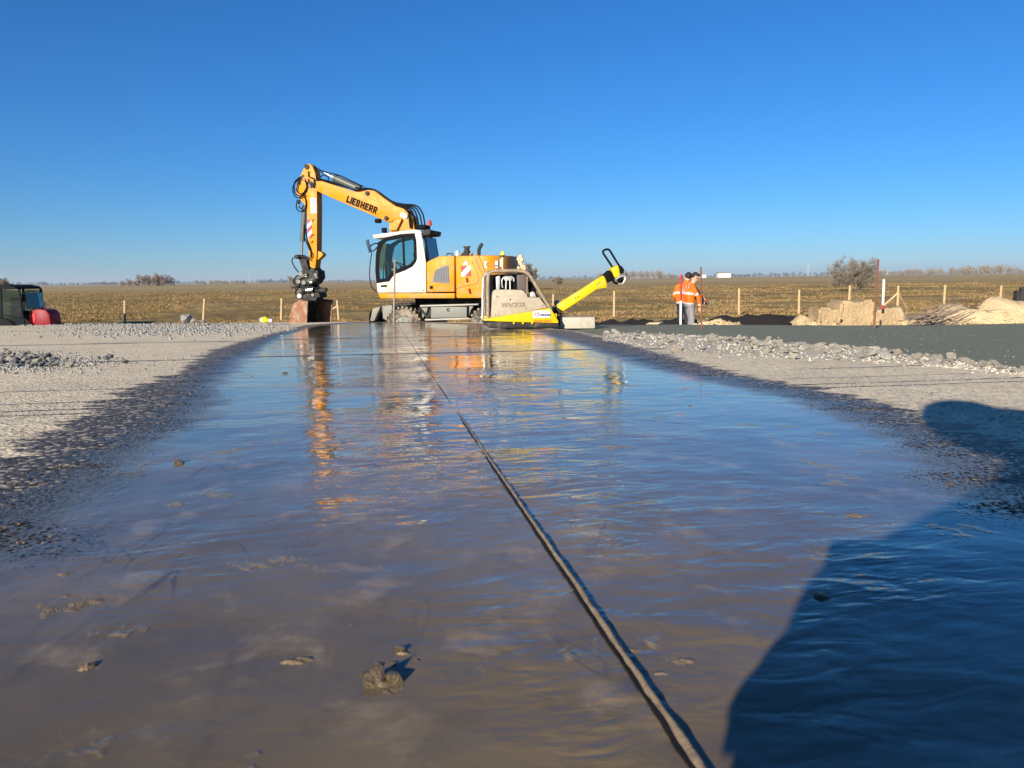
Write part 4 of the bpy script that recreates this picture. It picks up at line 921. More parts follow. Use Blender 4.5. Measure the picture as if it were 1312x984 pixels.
one('bellows', black, cp, lambda b: (b.prism([FC_.P(*z3(*p), DY0) for p in ((1036, 312), (1080, 275), (1095, 290), (1118, 340), (1105, 352), (1070, 372), (1056, 365))], DY0 - .02, DY1 + .02, .012)))
hd = one('handle_head', cyellow, cp, lambda b: b.prism([FC_.P(*z3(*p), DY0) for p in ((1090, 262), (1140, 236), (1150, 262), (1158, 318), (1120, 335), (1108, 315))], DY0 - .03, DY1 + .03, .01))
one('control_box', black, cp, lambda b: (b.ball(W3(1165, 275, .42), .06, 2, (.9, 1.4, 1.1)), b.prism([FC_.P(*z3(*p), DY0) for p in ((1140, 250), (1165, 240), (1190, 270), (1185, 300), (1160, 300))], DY0 - .03, DY1 + .03, .01), b.ball(W3(1168, 350, .42), .055, 2, (1, 1.6, 1))))
one('throttle_guard', silver, cp, lambda b: b.tube([W3(1125, 345, DY0 - .03), W3(1160, 325, DY0 - .03), W3(1190, 318, DY0 - .03), W3(1194, 345, DY0 - .03), W3(1175, 378, DY0 - .03), W3(1145, 378, DY0 - .03)], .012, 6, smooth=4))
one('lever', black, cp, lambda b: b.tube([W3(1110, 335, .4), W3(1115, 365, .4), W3(1145, 378, .4)], .022, 8, smooth=4))
for y in (0.40,):
    one('loop_handle', black, cp, lambda b: b.tube([W3(1103, 248, y), W3(1068, 195, y), W3(1037, 148, y), W3(1034, 130, y), W3(1048, 119, y), W3(1070, 115, y), W3(1086, 126, y), W3(1110, 165, y), W3(1145, 222, y), W3(1168, 258, y)], .0185, 8, smooth=4), 50)

# ================================================================== ROCKS
def rock_mesh(name, seed, mat, flat=0.7, npt=16):
    r_ = random.Random(seed); bm = bmesh.new()
    for _ in range(npt):
        v = Vector((r_.gauss(0, 1), r_.gauss(0, 1), r_.gauss(0, 1))).normalized() * r_.uniform(0.75, 1.0)
        bm.verts.new((v.x * 0.5, v.y * 0.5 * r_.uniform(.7, 1), v.z * 0.5 * flat))
    h = bmesh.ops.convex_hull(bm, input=bm.verts); bmesh.ops.delete(bm, geom=[g for g in set(h['geom_interior'] + h['geom_unused']) if isinstance(g, bmesh.types.BMVert)], context='VERTS')
    bmesh.ops.bevel(bm, geom=bm.edges[:], offset=0.03, segments=1, affect='EDGES')
    bmesh.ops.recalc_face_normals(bm, faces=bm.faces)
    me = bpy.data.meshes.new(name); bm.to_mesh(me); bm.free(); me.materials.append(mat); return me
def stone_mat(name, c, rough=0.9):
    return M(name, c, rough, var=0.25, vs=3, bs=12, bamp=0.05)
palem = stone_mat('pale_rubble', (0.50, 0.455, 0.37)); greym = stone_mat('grey_rubble', (0.255, 0.255, 0.24)); wetm = M('muddy_stone', (0.27, 0.20, 0.125), 0.22, var=0.4, vs=4, bs=9, bamp=0.06)
whitem = stone_mat('chalk_rubble', (0.56, 0.52, 0.43))
PALE = [rock_mesh('rubble_stone', 100 + k, palem if k % 3 else whitem) for k in range(8)]
GREY = [rock_mesh('rubble_stone', 200 + k, greym if k % 3 else palem) for k in range(8)]
WET = [rock_mesh('mud_stone', 300 + k, wetm, 0.75, 20) for k in range(8)]
for me in WET: shade(me, 40)
def place(me, name, p, s, sink=0.3, sq=1.0):
    o = bpy.data.objects.new(name, me); COL.objects.link(o); o.location = (p.x, p.y, p.z + s * (0.35 - sink) * sq)
    o.rotation_euler = (random.uniform(-.4, .4), random.uniform(-.4, .4), random.uniform(0, 6.28)); o.scale = (s * random.uniform(.85, 1.2), s * random.uniform(.85, 1.2), s * sq * random.uniform(.7, 1.05)); return o
def merged_rocks(name, spec, mat, label, cat, npt=9):
    V = []; Fs = []; base = []
    for k in range(10):
        me = rock_mesh('tmp', 900 + k, mat, 0.75, npt) if False else None
        r_ = random.Random(900 + k); bm = bmesh.new()
        for _ in range(npt):
            v = Vector((r_.gauss(0, 1), r_.gauss(0, 1), r_.gauss(0, 1))).normalized(); bm.verts.new((v.x * .5, v.y * .45, v.z * .36))
        bmesh.ops.convex_hull(bm, input=bm.verts); bmesh.ops.triangulate(bm, faces=bm.faces[:]); bm.verts.index_update()
        base.append((np.array([v.co[:] for v in bm.verts]), np.array([[v.index for v in f.verts] for f in bm.faces]))); bm.free()
    off = 0
    for (x, y, z, s) in spec:
        bv, bf = base[random.randrange(10)]; a = random.uniform(0, 6.28); c_, s_ = math.cos(a), math.sin(a)
        rv = np.stack([bv[:, 0] * c_ - bv[:, 1] * s_, bv[:, 0] * s_ + bv[:, 1] * c_, bv[:, 2]], 1) * s + np.array([x, y, z + s * 0.15])
        V.append(rv); Fs.append(bf + off); off += len(bv)
    o = raw(name, np.concatenate(V), np.concatenate(Fs), mat); return tag(o, label, cat, kind='stuff')
# pale rubble windrow along the slab edge
strip_px = [(775, 431, 7), (820, 435, 9), (870, 439, 12), (920, 443, 13), (980, 447, 12), (1040, 451, 10), (1100, 455, 8), (1150, 460, 6), (1230, 468, 4), (1312, 477, 3)]
def bank_z(px, py):
    k = [q[0] for q in strip_px]; cy_ = np.interp(px, k, [q[1] for q in strip_px]); hw = np.interp(px, k, [q[2] for q in strip_px]); p = on_slab(px, py)
    return zslab(p.x, p.y) + 0.055 * (hw / 13) * max(0.0, 1 - ((py - cy_) / (hw * .9)) ** 2) * (0.75 + 0.5 * mnoise.noise((px * .05, 0, 3)))
V = []
for i in range(241):
    px = 772 + (1316 - 772) * i / 240; hw = np.interp(px, [q[0] for q in strip_px], [q[2] for q in strip_px]); cy_ = np.interp(px, [q[0] for q in strip_px], [q[1] for q in strip_px])
    for j in range(13):
        py = cy_ + hw * .9 * (j / 6 - 1); p = on_slab(px, py); V.append((p.x, p.y, bank_z(px, py) + (0.02 * mnoise.noise((p.x * 14, p.y * 14, 5)) if 0 < j < 12 else -0.01)))
tag(raw('rubble_bank', V, [(i * 13 + j, i * 13 + j + 1, (i + 1) * 13 + j + 1, (i + 1) * 13 + j) for i in range(240) for j in range(12)], M('crushed_fines', (0.43, 0.385, 0.305), .95, var=.4, vs=30, bs=70, bamp=.02)), 'low bank of pale crushed fines under the rubble windrow', 'rubble', kind='stuff')
def strip_pt():
    f = random.random() ** 0.85 * (len(strip_px) - 1.001); k = int(f); f -= k
    a, b_ = strip_px[k], strip_px[k + 1]
    px = a[0] + (b_[0] - a[0]) * f; py = a[1] + (b_[1] - a[1]) * f; hw = a[2] + (b_[2] - a[2]) * f
    return px, py + random.gauss(0, 0.38) * hw, hw
for k in range(240):
    px, py, hw = strip_pt(); p = on_slab(px, py); p.z = bank_z(px, py)
    s = (0.035 + 0.065 * random.random() ** 1.6) * (0.7 if hw < 6 else 1)
    tag(place(random.choice(PALE), 'rubble_stone', p, s, 0.12), 'pale broken concrete stone in the rubble windrow beside the grey gravel bed', 'stone', 'rubble stones along the gravel bed')
spec = []
for k in range(5200):
    px, py, hw = strip_pt(); py += random.gauss(0, 1.5); p = on_slab(px, py); spec.append((p.x, p.y, bank_z(px, py) - .004, random.uniform(0.008, 0.028)))
merged_rocks('rubble_grit', spec, palem, 'pale crushed grit filling the rubble windrow', 'grit')
p = on_slab(1128, 461.5); tag(place(PALE[2], 'rubble_lump', on_slab(1219, 461), 0.10, 0.1), 'lone pale lump lying on the edge of the slab at the gravel bed', 'stone')
tag(place(PALE[5], 'rubble_lump', on_slab(787, 427), 0.11, 0.05), 'white concrete lump lying just right of the plate compactor', 'stone')
# grey rubble heap on the left of the slab
for k in range(70):
    px = abs(random.gauss(0, 48)); py = 463 + random.gauss(0, 4.5) - px * 0.005
    p = on_slab(px, py); tag(place(random.choice(GREY), 'broken_stone', p, random.uniform(0.035, 0.085), 0.1), 'grey broken concrete stone in the low heap left on the dry slab', 'stone', 'stones of the low grey heap')
spec = []
for k in range(1500):
    px = abs(random.gauss(0, 70)) - 20; py = 463 + random.gauss(0, 6); p = on_slab(px, py); spec.append((p.x, p.y, p.z, random.uniform(0.01, 0.03)))
for k in range(2600):
    px = random.gauss(220, 75); py = 420 + random.gauss(0, 5) + (px - 220) * -0.01
    if py < 415.5 or px > 380: continue
    p = on_slab(px, py); spec.append((p.x, p.y, p.z, random.uniform(0.02, 0.07)))
for k in range(700):
    px = random.uniform(-10, 370); py = 415.2 + abs(random.gauss(0, 1.2)); p = on_slab(px, py); spec.append((p.x, p.y, p.z, random.uniform(0.03, 0.10)))
merged_rocks('loose_gravel', spec, greym, 'loose grey gravel scattered over the dry left side of the slab', 'gravel')
spec = []
for k in range(1800):                    # grit over the dry right side
    px = random.uniform(820, 1330); lo = np.interp(px, [820, 950, 1150, 1330], [446, 458, 470, 486]); hi = np.interp(px, [820, 950, 1100, 1200, 1330], [450, 474, 502, 520, 560]); py = random.uniform(lo, hi)
    p = on_slab(px, py); spec.append((p.x, p.y, p.z, random.uniform(0.003, 0.009)))
for k in range(1500):
    px = random.uniform(-10, 330); hi = np.interp(px, [0, 130, 250, 330], [575, 515, 460, 432]); py = random.uniform(432, hi)
    p = on_slab(px, py); spec.append((p.x, p.y, p.z, random.uniform(0.003, 0.009)))
merged_rocks('grit', spec, greym, 'fine pale grit lying loose on the dry slab', 'grit')
# broken chunks at the left rim
def chunk(px, py, wpx, hpx, dist, me, name, label):
    p = at_dist(px, py, dist); s = wpx / F * dist
    o = bpy.data.objects.new(name, me); COL.objects.link(o); o.location = p; o.scale = (s, s * .9, hpx / F * dist / 0.66); o.rotation_euler = (0.15, 0.2, 0.6); return tag(o, label, 'stone')
chunk(238, 407, 19, 17, 19.5, GREY[1], 'concrete_chunk', 'large angular pale grey concrete chunk on the far left rim')
chunk(248, 411, 10, 8, 19.3, GREY[4], 'concrete_chunk', 'darker grey concrete chunk leaning on the large pale chunk')
chunk(260, 412, 12, 6, 19.2, GREY[2], 'concrete_chunk', 'flat grey concrete slab piece lying right of the large chunk')
# stones standing out of the muddy water
wet_spots = [(478, 884, 34, 'pale wet stone on the left of the little stone ring in the water'), (508, 880, 30, 'round muddy stone in the middle of the little stone ring'), (486, 862, 18, 'small wet stone at the back of the little stone ring'),
    (504, 860, 16, 'small rounded stone at the back right of the little stone ring'), (532, 857, 15, 'tan pebble just right of the little stone ring'), (512, 843, 20, 'flat tan pebble behind the little stone ring'), (466, 874, 16, 'small pale stone at the left edge of the stone ring')]
for px, py, wp, lab in wet_spots:
    p = on_slab(px, py); d = (p - CAMP).length; s = wp / F * d
    tag(place(random.choice(WET), 'mud_stone', p, s * 1.15, 0.02, 1.0), lab, 'stone')
mudm = M('silt_mound', (0.185, 0.132, 0.076), 0.38, var=.35, vs=60, dirt=(0.10, 0.072, 0.044), da=.4, ds=35, bs=160, bamp=.004, spec=.4)
def mud_patch(px, py, wp, hp, hgt, seed, label):
    c0 = on_slab(px, py); a = on_slab(px - wp, py); b_ = on_slab(px, min(py + hp, 1060)); rx = abs(c0.x - a.x); ry = abs(c0.y - b_.y); V = []
    nx, ny = 46, 34
    for j in range(ny + 1):
        for i in range(nx + 1):
            u, v = i / nx * 2 - 1, j / ny * 2 - 1; r_ = math.hypot(u, v); x, y = u * rx * 1.25, v * ry * 1.25
            n_ = mnoise.fractal((u * 2.2 + seed * 7, v * 2.2, seed), 1.0, 2.0, 5); k = max(0.0, 1 - r_ * r_) ** .7
            V.append((x, y, 0.0045 + (hgt * (0.35 + 0.9 * n_) + .0035) * k - 0.004 * r_ - SLOPE * y))
    o = raw('mud_patch', V, [(j * (nx + 1) + i, j * (nx + 1) + i + 1, (j + 1) * (nx + 1) + i + 1, (j + 1) * (nx + 1) + i) for j in range(ny) for i in range(nx)], mudm, smooth=True); o.location = (c0.x, c0.y, zslab(c0.x, c0.y)); tag(o, label, 'mud')
for k, (px, py, wp, hp, hg, lab) in enumerate([(100, 780, 62, 26, .004, 'broad tan silt mound strewn with crumbs in the left foreground water'), (85, 742, 34, 10, .003, 'small tan silt mound behind the broad crumb-strewn mound'), (118, 864, 28, 9, .004, 'narrow silt mound with a dark pebble at its side'), (375, 857, 46, 9, .004, 'low silt tongue left of the little stone ring'),
        (496, 886, 52, 26, .004, 'silt mound under the little stone ring'), (815, 842, 26, 9, .002, 'small submerged silt mound just right of the slab joint'), (872, 856, 44, 13, .0025, 'tan silt mound between the slab joint and the shadow'), (848, 872, 26, 7, .002, 'thin silt strip beside the tan mound near the shadow'), (1100, 666, 34, 6, .003, 'faint silt streak beyond the tip of the shadow'), (520, 846, 26, 7, .003, 'flat silt spot behind the little stone ring')]):
    mud_patch(px, py, wp, hp, hg, k + 1, lab)
lone = [(455, 807, 18), (380, 853, 22), (345, 862, 16), (395, 857, 18), (112, 864, 26), (190, 865, 18), (75, 735, 14), (228, 598, 18), (252, 593, 8), (150, 675, 7), (130, 598, 8), (162, 602, 6), (1214, 613, 10), (1217, 625, 13), (1165, 629, 9), (1055, 772, 26), (1118, 711, 7), (1148, 702, 10), (1040, 640, 10), (1165, 570, 7),
        (1068, 582, 7), (1026, 641, 9), (1131, 620, 6), (560, 704, 14), (495, 770, 12), (700, 720, 8), (958, 768, 5), (885, 523, 8), (890, 524, 6), (1040, 522, 8), (1035, 519, 5), (365, 480, 8), (375, 537, 6), (100, 770, 10), (62, 788, 12), (118, 778, 9), (300, 510, 5), (249, 522, 5), (805, 562, 7), (780, 543, 6), (935, 572, 7), (790, 572, 5), (20, 895, 9), (1240, 735, 9)]
for px, py, wp in lone:
    p = on_slab(px, py); d = (p - CAMP).length; s = wp / F * d
    tag(place(random.choice(WET), 'pebble', p, s * 1.1, 0.08, 0.75), 'small brown muddy pebble standing alone out of the water film', 'stone', 'lone pebbles in the puddle')
spec = []
clus = [(60, 775, 40, 22, 150), (105, 795, 30, 14, 80), (115, 862, 16, 7, 34), (190, 866, 10, 6, 20), (378, 855, 22, 8, 50), (345, 862, 14, 4, 24), (500, 870, 42, 22, 60), (520, 845, 20, 6, 26), (455, 808, 14, 7, 18), (30, 690, 40, 40, 80), (60, 640, 50, 25, 60), (1055, 772, 20, 10, 40), (1110, 712, 40, 8, 40), (1150, 702, 30, 6, 30), (1215, 620, 25, 10, 40), (930, 570, 60, 10, 40), (880, 850, 40, 12, 26), (700, 560, 60, 20, 30), (820, 830, 40, 30, 24), (300, 500, 60, 12, 50), (240, 590, 60, 12, 40)]
for cx_, cy_, sx_, sy_, n_ in clus:
    for k in range(n_):
        p = on_slab(random.gauss(cx_, sx_), min(1000, random.gauss(cy_, sy_))); spec.append((p.x, p.y, p.z + 0.0045, (0.0012 + 0.0055 * random.random() ** 2) * (0.6 + 0.6 * p.y)))
merged_rocks('silt_crumbs', spec, M('wet_silt', (0.17, 0.12, 0.072), 0.5, var=.3), 'tiny brown crumbs of silt on the water film', 'crumbs')

# ================================================================== FENCE, STAKES
fl_px = [(56, 386, 415), (160, 385, 416), (262, 383, 415), (361, 382, 415), (432, 385, 414), (709, 377, 413), (787, 372.5, 411), (947, 369.5, 405), (1024, 371, 406), (1089, 366, 402), (1151, 366, 400), (1211, 365, 398), (1283, 366, 398)]
fence_root_p = Vector((0, 29, FIELD))
fence = thing('field_fence', 'line of raw wooden posts with thin wire along the edge of the field', 'fence', fence_root_p)
tops = []
for px, y0, y1 in fl_px:
    dist = 28.0 + 2.5 * (px / 1312); a = at_dist(px, y0, dist); zg = float(field_h(a.x, a.y)) - 0.2
    lean = random.uniform(-.03, .03) - (0.09 if px in (160, 262, 361) else 0)
    t0 = a - fence_root_p; b0 = Vector((a.x + random.uniform(-.02, .02) - lean * -0.9, a.y, zg)) - fence_root_p
    pm = MB(); pm.cyl(b0, t0, .047, .042, 8); pm.build('post', woodp, fence, 40); tops.append((t0, b0))
for i, (dx, dy) in ((4, (-0.62, 0)), (10, (-0.72, 0)), (10, (0.62, 0.5))):
    t0, b0 = tops[i]; hi = t0.lerp(b0, 0.22); pm = MB(); pm.cyl(hi, b0 + Vector((dx, dy, 0.35)), .038, .038, 8); pm.build('brace', woodp, fence, 40)
wirem = M('fence_wire', (0.12, 0.11, 0.10), 0.5, metal=.6)
for f in (0.12, 0.45, 0.75):
    wb = MB(); wb.tube([t.lerp(b, f) + Vector((0, .05, 0)) for t, b in tops], .006, 4); wb.build('wire', wirem, fence)

def rod(name, label, cat, px0, py0, px1, py1, dist, r_, segs, group=None):
    a = at_dist(px0, py0, dist); b_ = at_dist(px1, py1, dist)
    o = thing(name, label, cat, b_)
    for nm, f0, f1, mat in segs:
        m = MB(); m.cyl((a - b_) * (1 - f0), (a - b_) * (1 - f1), r_, n=8); m.build(nm, mat, o, 40)
    return o
rod('survey_stake', 'thin grey brown stake standing in front of the excavator cab', 'stake', 506, 332, 504.5, 416, 15.5, 0.020, [('rod', 0, 1, M('grey_wood', (.24, .19, .15), .8, var=.3))])
rod('survey_stake', 'red topped white stake beside the workers in orange', 'stake', 872.5, 352, 872, 424, 17.0, 0.026, [('red_top', 0, .46, red), ('white_shaft', .46, 1, swhite)])
rod('iron_rod', 'rusty iron rod standing in the gravel right of the workers', 'rod', 898, 342, 899, 425, 12.6, 0.0145, [('shaft', 0, 1, rustrod)])
rod('iron_rod', 'tall rusty iron rod standing before the sand heap', 'rod', 1125, 332, 1120, 421, 13.2, 0.019, [('shaft', 0, 1, rustrod)])
rod('survey_stake', 'white stake with red foot stuck in the sand heap', 'stake', 1132.5, 358, 1131, 396, 16.4, 0.026, [('white_shaft', 0, .86, swhite), ('red_foot', .86, 1, red)])
mp = thing('marker_stake', 'thin dark marker with a pink painted foot leaning at the compactor', 'stake', at_dist(724, 420, 13.3))
ml = mp.location
one('shaft', darkred, mp, lambda b: b.cyl(at_dist(717.5, 399, 13.3) - ml, at_dist(723, 416, 13.3) - ml, .012))
one('pink_foot', pink, mp, lambda b: b.cyl(at_dist(723, 415, 13.3) - ml, Vector((0, 0, -.02)), .018, .055, 12))
lp = at_dist(714, 388, 14.2)
sl = thing('site_lamp', 'small silver lamp on a short stand behind the compactor drawbar', 'lamp', (lp.x, lp.y, zslab(0, lp.y)))
one('lamp_head', silver, sl, lambda b: (b.cyl((-.02, -.05, lp.z - sl.location.z), (.02, .05, lp.z - sl.location.z + .01), .05, .035, 14)))
one('stand', dgrey, sl, lambda b: b.cyl((0, 0, 0), (0, 0, lp.z - sl.location.z - .03), .012))

# concrete block
bp0 = on_slab(720, 419.5); d = bp0.y; bw_ = (763 - 719) / F * d; bh = (419 - 404.5) / F * d
cb = MB(); cb.box((0, 0, bh / 2), (bw_, 0.45, bh), bevel=.025)
blk = cb.build('concrete_block', concrete, None, 40); c_ = on_slab(741, 420); blk.location = (c_.x, c_.y + .25, c_.z - .02); blk.rotation_euler = (0, 0, R(-3))
tag(blk, 'pale rectangular concrete block lying behind the compactor drawbar', 'concrete block')

# roll on the left rim
rl = thing('bag_roll', 'white rolled sack with a bright yellow band on the left rim', 'sack', at_dist(340, 413.5, 19.2))
d = 19.2 / F
one('sack', swhite, rl, lambda b: (b.cyl((-7 * d, 0, 3.5 * d), (7 * d, .1, 2.2 * d), 3.0 * d, 2.3 * d, 16)))
one('yellow_band', tapey, rl, lambda b: b.tube([(-4 * d, 0, 3.4 * d), (-1 * d, .04, 3.6 * d), (2.2 * d, .08, 2.6 * d)], [3.4 * d, 4.3 * d, 2.9 * d], 10))
one('dark_end', black, rl, lambda b: b.cyl((7 * d, .1, 2.2 * d), (7.6 * d, .1, 2.2 * d), 2.0 * d, 1.7 * d, 12))

# ================================================================== SAND, SOIL
def heap(name, label, cat, px0, px1, dist, prof, depth, mat, seed, amp=0.08, sharp=1.0):
    # prof: list of (px, py_top); a ridge standing on the ground behind the rim
    n, mrow = 90, 22; V = []; c0 = at_dist((px0 + px1) / 2, 420, dist)
    o_ = Vector((c0.x, c0.y, c0.z - 0.25))
    for j in range(mrow + 1):
        v = j / mrow * 2 - 1
        for i in range(n + 1):
            px = px0 + (px1 - px0) * i / n; py = np.interp(px, [p_[0] for p_ in prof], [p_[1] for p_ in prof])
            t_ = at_dist(px, py, dist); zb_ = o_.z - 0.1; k = max(0.0, 1 - abs(v) ** 1.6) ** sharp
            yy = dist + v * depth; z = zb_ + (t_.z - zb_) * k
            nn = mnoise.fractal((t_.x * 2.2, yy * 2.2, seed), 1.0, 2.1, 5) * amp * k
            V.append((t_.x + 0.5 * nn - o_.x, yy + nn - o_.y, z + nn - o_.z))
    Fs = [(j * (n + 1) + i, j * (n + 1) + i + 1, (j + 1) * (n + 1) + i + 1, (j + 1) * (n + 1) + i) for j in range(mrow) for i in range(n)]
    o = raw(name, V, Fs, mat, smooth=True); o.location = o_; return tag(o, label, cat)
soilm = M('black_soil', (0.018, 0.014, 0.011), 0.95, var=.4, vs=4, bs=18, bamp=0.05)
claym = M('tan_clay', (0.36, 0.262, 0.145), 0.95, var=.3, vs=5, bs=16, bamp=0.06)
heap('soil_bank', 'long bank of black soil behind the workers at the field edge', 'soil bank', 750, 1190, 22.5, [(750, 416), (775, 412), (810, 410.5), (860, 411), (905, 411), (925, 404), (950, 405.5), (985, 403.5), (1020, 405), (1060, 404), (1110, 404), (1150, 404), (1190, 408)], 1.6, soilm, 4, .12)
heap('sand_heap', 'small low tongue of sand right of the workers', 'sand heap', 885, 950, 17.2, [(885, 418), (900, 412.5), (922, 408.5), (938, 411), (950, 418)], .5, sandm, 8, .10)
heap('sand_heap', 'flat pale sand patch at the rim left of the workers', 'sand heap', 822, 860, 16.6, [(822, 418), (832, 413.5), (848, 413), (860, 418)], .3, sandm, 9, .02)
sh = heap('sand_heap', 'tan sand heap with steep cut lumps behind the tall rusty rod', 'sand heap', 1012, 1165, 17.5, [(1012, 418), (1035, 409), (1052, 400), (1066, 393), (1080, 390), (1100, 392), (1130, 393), (1150, 398), (1160, 410), (1165, 419)], .9, sandm, 12, .22)
for (x0, x1, yt, dd, sd_) in ((1075, 1124, 385.5, 16.9, 1), (1122, 1156, 397, 16.7, 2), (1050, 1078, 396, 17.0, 3)):
    a = at_dist(x0, yt, dd); b_ = at_dist(x1, 424, dd); bm = bmesh.new(); bmesh.ops.create_cube(bm, size=1.0); bmesh.ops.bevel(bm, geom=bm.edges[:], offset=.08, segments=2, affect='EDGES'); bmesh.ops.subdivide_edges(bm, edges=bm.edges[:], cuts=4, use_grid_fill=True)
    for v in bm.verts:
        if v.co.z > 0: v.co.x *= 0.9 + 0.1 * mnoise.noise((sd_, v.co.y * 2, 0)); v.co.z += 0.09 * mnoise.noise((v.co.x * 2.5, sd_ * 3.3, 1))
        v.co = Vector((v.co.x * (b_.x - a.x), v.co.y * .8, v.co.z * (a.z - b_.z)))
        nv = mnoise.noise_vector((v.co.x * 4, v.co.y * 4, v.co.z * 4 + sd_ * 9)); v.co += nv * 0.045 + mnoise.noise_vector(v.co * 12) * 0.018
    me = bpy.data.meshes.new('sand_lump'); bm.to_mesh(me); bm.free(); me.materials.append(claym); shade(me, 50)
    o = bpy.data.objects.new('sand_lump', me); COL.objects.link(o); o.parent = sh; o.location = Vector(((a.x + b_.x) / 2, dd + .4, (a.z + b_.z) / 2)) - sh.location
sh2 = heap('sand_heap', 'bright sand ramp rising to the dark steel box', 'sand heap', 1165, 1345, 16.2, [(1165, 419), (1185, 408), (1200, 399), (1225, 394), (1255, 389), (1285, 384), (1303, 382), (1312, 398), (1345, 404)], 1.3, sandm, 17, .20)
spec = []
for k in range(200):
    hx = random.choice(((1016, 1160), (1170, 1310), (1170, 1310), (890, 948), (1016, 1076))); px = random.uniform(*hx); dd = random.uniform(14.9, 16.3) if px > 1165 else random.uniform(16.2, 17.2)
    p = at_dist(px, random.triangular(404, 419, 417), dd); spec.append((p.x, p.y, p.z, random.uniform(0.02, 0.08)))
merged_rocks('sand_clods', spec, sandm, 'loose clods of sand at the foot of the sand heaps', 'clods')
spec = []
for k in range(200):
    px = random.uniform(770, 1312); a_ = on_slab(px, np.interp(px, [770, 900, 1075, 1312], [430, 441, 455, 474])); f_ = random.random() ** 1.5; b_ = at_dist(px, 416.5, FARD); q_ = a_.lerp(b_, f_ ** 1.4); spec.append((q_.x, q_.y, q_.z - .03 * (1 - f_) + .004, random.uniform(0.006, 0.02)))
merged_rocks('bed_pebbles', spec, greym, 'pale pebbles strewn over the grey gravel bed', 'pebbles')
# brushwood
bw = thing('brushwood', 'bundle of bare sticks lying at the foot of the sand ramp', 'branches', at_dist(1192, 415, 15.2))
for k in range(34):
    a = at_dist(random.gauss(1182, 16), random.gauss(411, 4), 15.2 + random.uniform(-.2, .3)) - bw.location; ln = random.uniform(.25, .75); an = random.gauss(.28, .22)
    m = MB(); m.tube([a, a + Vector((ln * .5, random.uniform(-.1, .1), ln * .5 * an + random.uniform(-.03, .03))), a + Vector((ln, random.uniform(-.2, .2), ln * an))], [.011, .008, .004], 5); m.build('branch', bark, bw)
# dark steel box at the right rim
bx0 = at_dist(1304, 366, 18.0); bx1 = at_dist(1304, 420, 18.0)
sk = thing('steel_box', 'dark grey steel trench box standing behind the sand ramp', 'trench box', (bx0.x, 18.0, bx1.z - .2))
hh = bx0.z - bx1.z + .2
one('wall_panel', dgrey, sk, lambda b: (b.prism([(0.06, 0.0), (2.2, 0.0), (2.2, hh), (0.10, hh * .97)], 0, .1, .01)))
one('wall_panel', dgrey, sk, lambda b: (b.prism([(1.16, 0.0), (2.9, 0.0), (2.9, hh), (1.2, hh)], 1.3, 1.4, .01)))
one('strut', rust, sk, lambda b: (b.cyl((.7, .1, hh * .6), (1.4, 1.3, hh * .6), .06)))
one('edge_post', dgrey, sk, lambda b: b.box((.03, .05, hh * .45), (.08, .16, hh * .9), bevel=.01))

# ================================================================== RED TRACTOR
TD = 24.0
tl = at_dist(30, 420, TD)
TG = H - 2.12
trc = thing('tractor', 'small red tractor with a dark glazed cab half sunk behind the left rim', 'tractor', (tl.x, TD, TG), 0)
FT = Frame(Vector((tl.x, TD, TG)), 0)
def z5(zx, zy): return (zx / 5.467, 330 + zy / 5.467)
def T5(pts, y=0): return [FT.P(*z5(*p), y) for p in pts]
tred = M('tractor_red', (0.17, 0.004, 0.010), .45, var=.12, spec=0.15)
tframe = M('tractor_frame', (0.006, 0.010, 0.012), .75, spec=0.08)
tglass = glass_mat('tractor_glass', (0.30, 0.47, 0.47))
one('bonnet', tred, trc, lambda b: b.prism(T5([(168, 470), (170, 372), (230, 362), (285, 370), (312, 398), (322, 470), (320, 520), (170, 520)]), .25, .85, .03))
one('bonnet_panel', M('tractor_bright_red', (0.42, 0.012, 0.010), .4), trc, lambda b: b.prism(T5([(173, 400), (212, 396), (218, 430), (205, 462), (174, 466)]), .235, .26))
one('exhaust', black, trc, lambda b: b.cyl(Vector((T5([(228, 368)])[0][0], .5, T5([(228, 368)])[0][1])), Vector((T5([(226, 345)])[0][0], .5, T5([(226, 345)])[0][1])), .03))
one('cab_roof', tframe, trc, lambda b: b.prism(T5([(-170, 205), (0, 190), (60, 192), (118, 205), (132, 222), (-170, 226)]), -.1, 1.2, .02))
for pts in ([(128, 222), (140, 222), (172, 462), (156, 466)], [(-2, 222), (12, 222), (18, 470), (2, 470)], [(14, 400), (160, 418), (160, 428), (14, 412)]):
    for y in (0, 1.1): one('cab_pillar', tframe, trc, lambda b: b.prism(T5(pts), y - .02, y + .03))
one('cab_window', tglass, trc, lambda b: b.prism(T5([(14, 228), (128, 228), (156, 415), (16, 402)]), .0, .008))
one('cab_window', tglass, trc, lambda b: b.prism(T5([(14, 228), (128, 228), (156, 415), (16, 402)]), 1.1, 1.108))
one('door_window', tglass, trc, lambda b: b.prism(T5([(18, 420), (70, 418), (100, 450), (108, 470), (18, 470)]), .0, .008))
one('cab_door', tframe, trc, lambda b: b.prism(T5([(60, 415), (160, 428), (166, 520), (18, 520), (18, 470), (110, 470), (98, 445)]), -.01, .02))
one('windshield', tglass, trc, lambda b: b.prism(T5([(150, 250), (158, 250), (180, 360), (172, 360)]), .1, 1.0))
one('mirror_arm', tframe, trc, lambda b: b.tube([Vector((x, -.1, z)) for x, z in T5([(160, 262), (190, 245), (215, 236), (238, 232), (262, 245)])], .018, 6, smooth=3))
one('work_lamp', black, trc, lambda b: b.box(Vector((T5([(155, 260)])[0][0], -.05, T5([(155, 260)])[0][1])), (.09, .08, .08), bevel=.01))
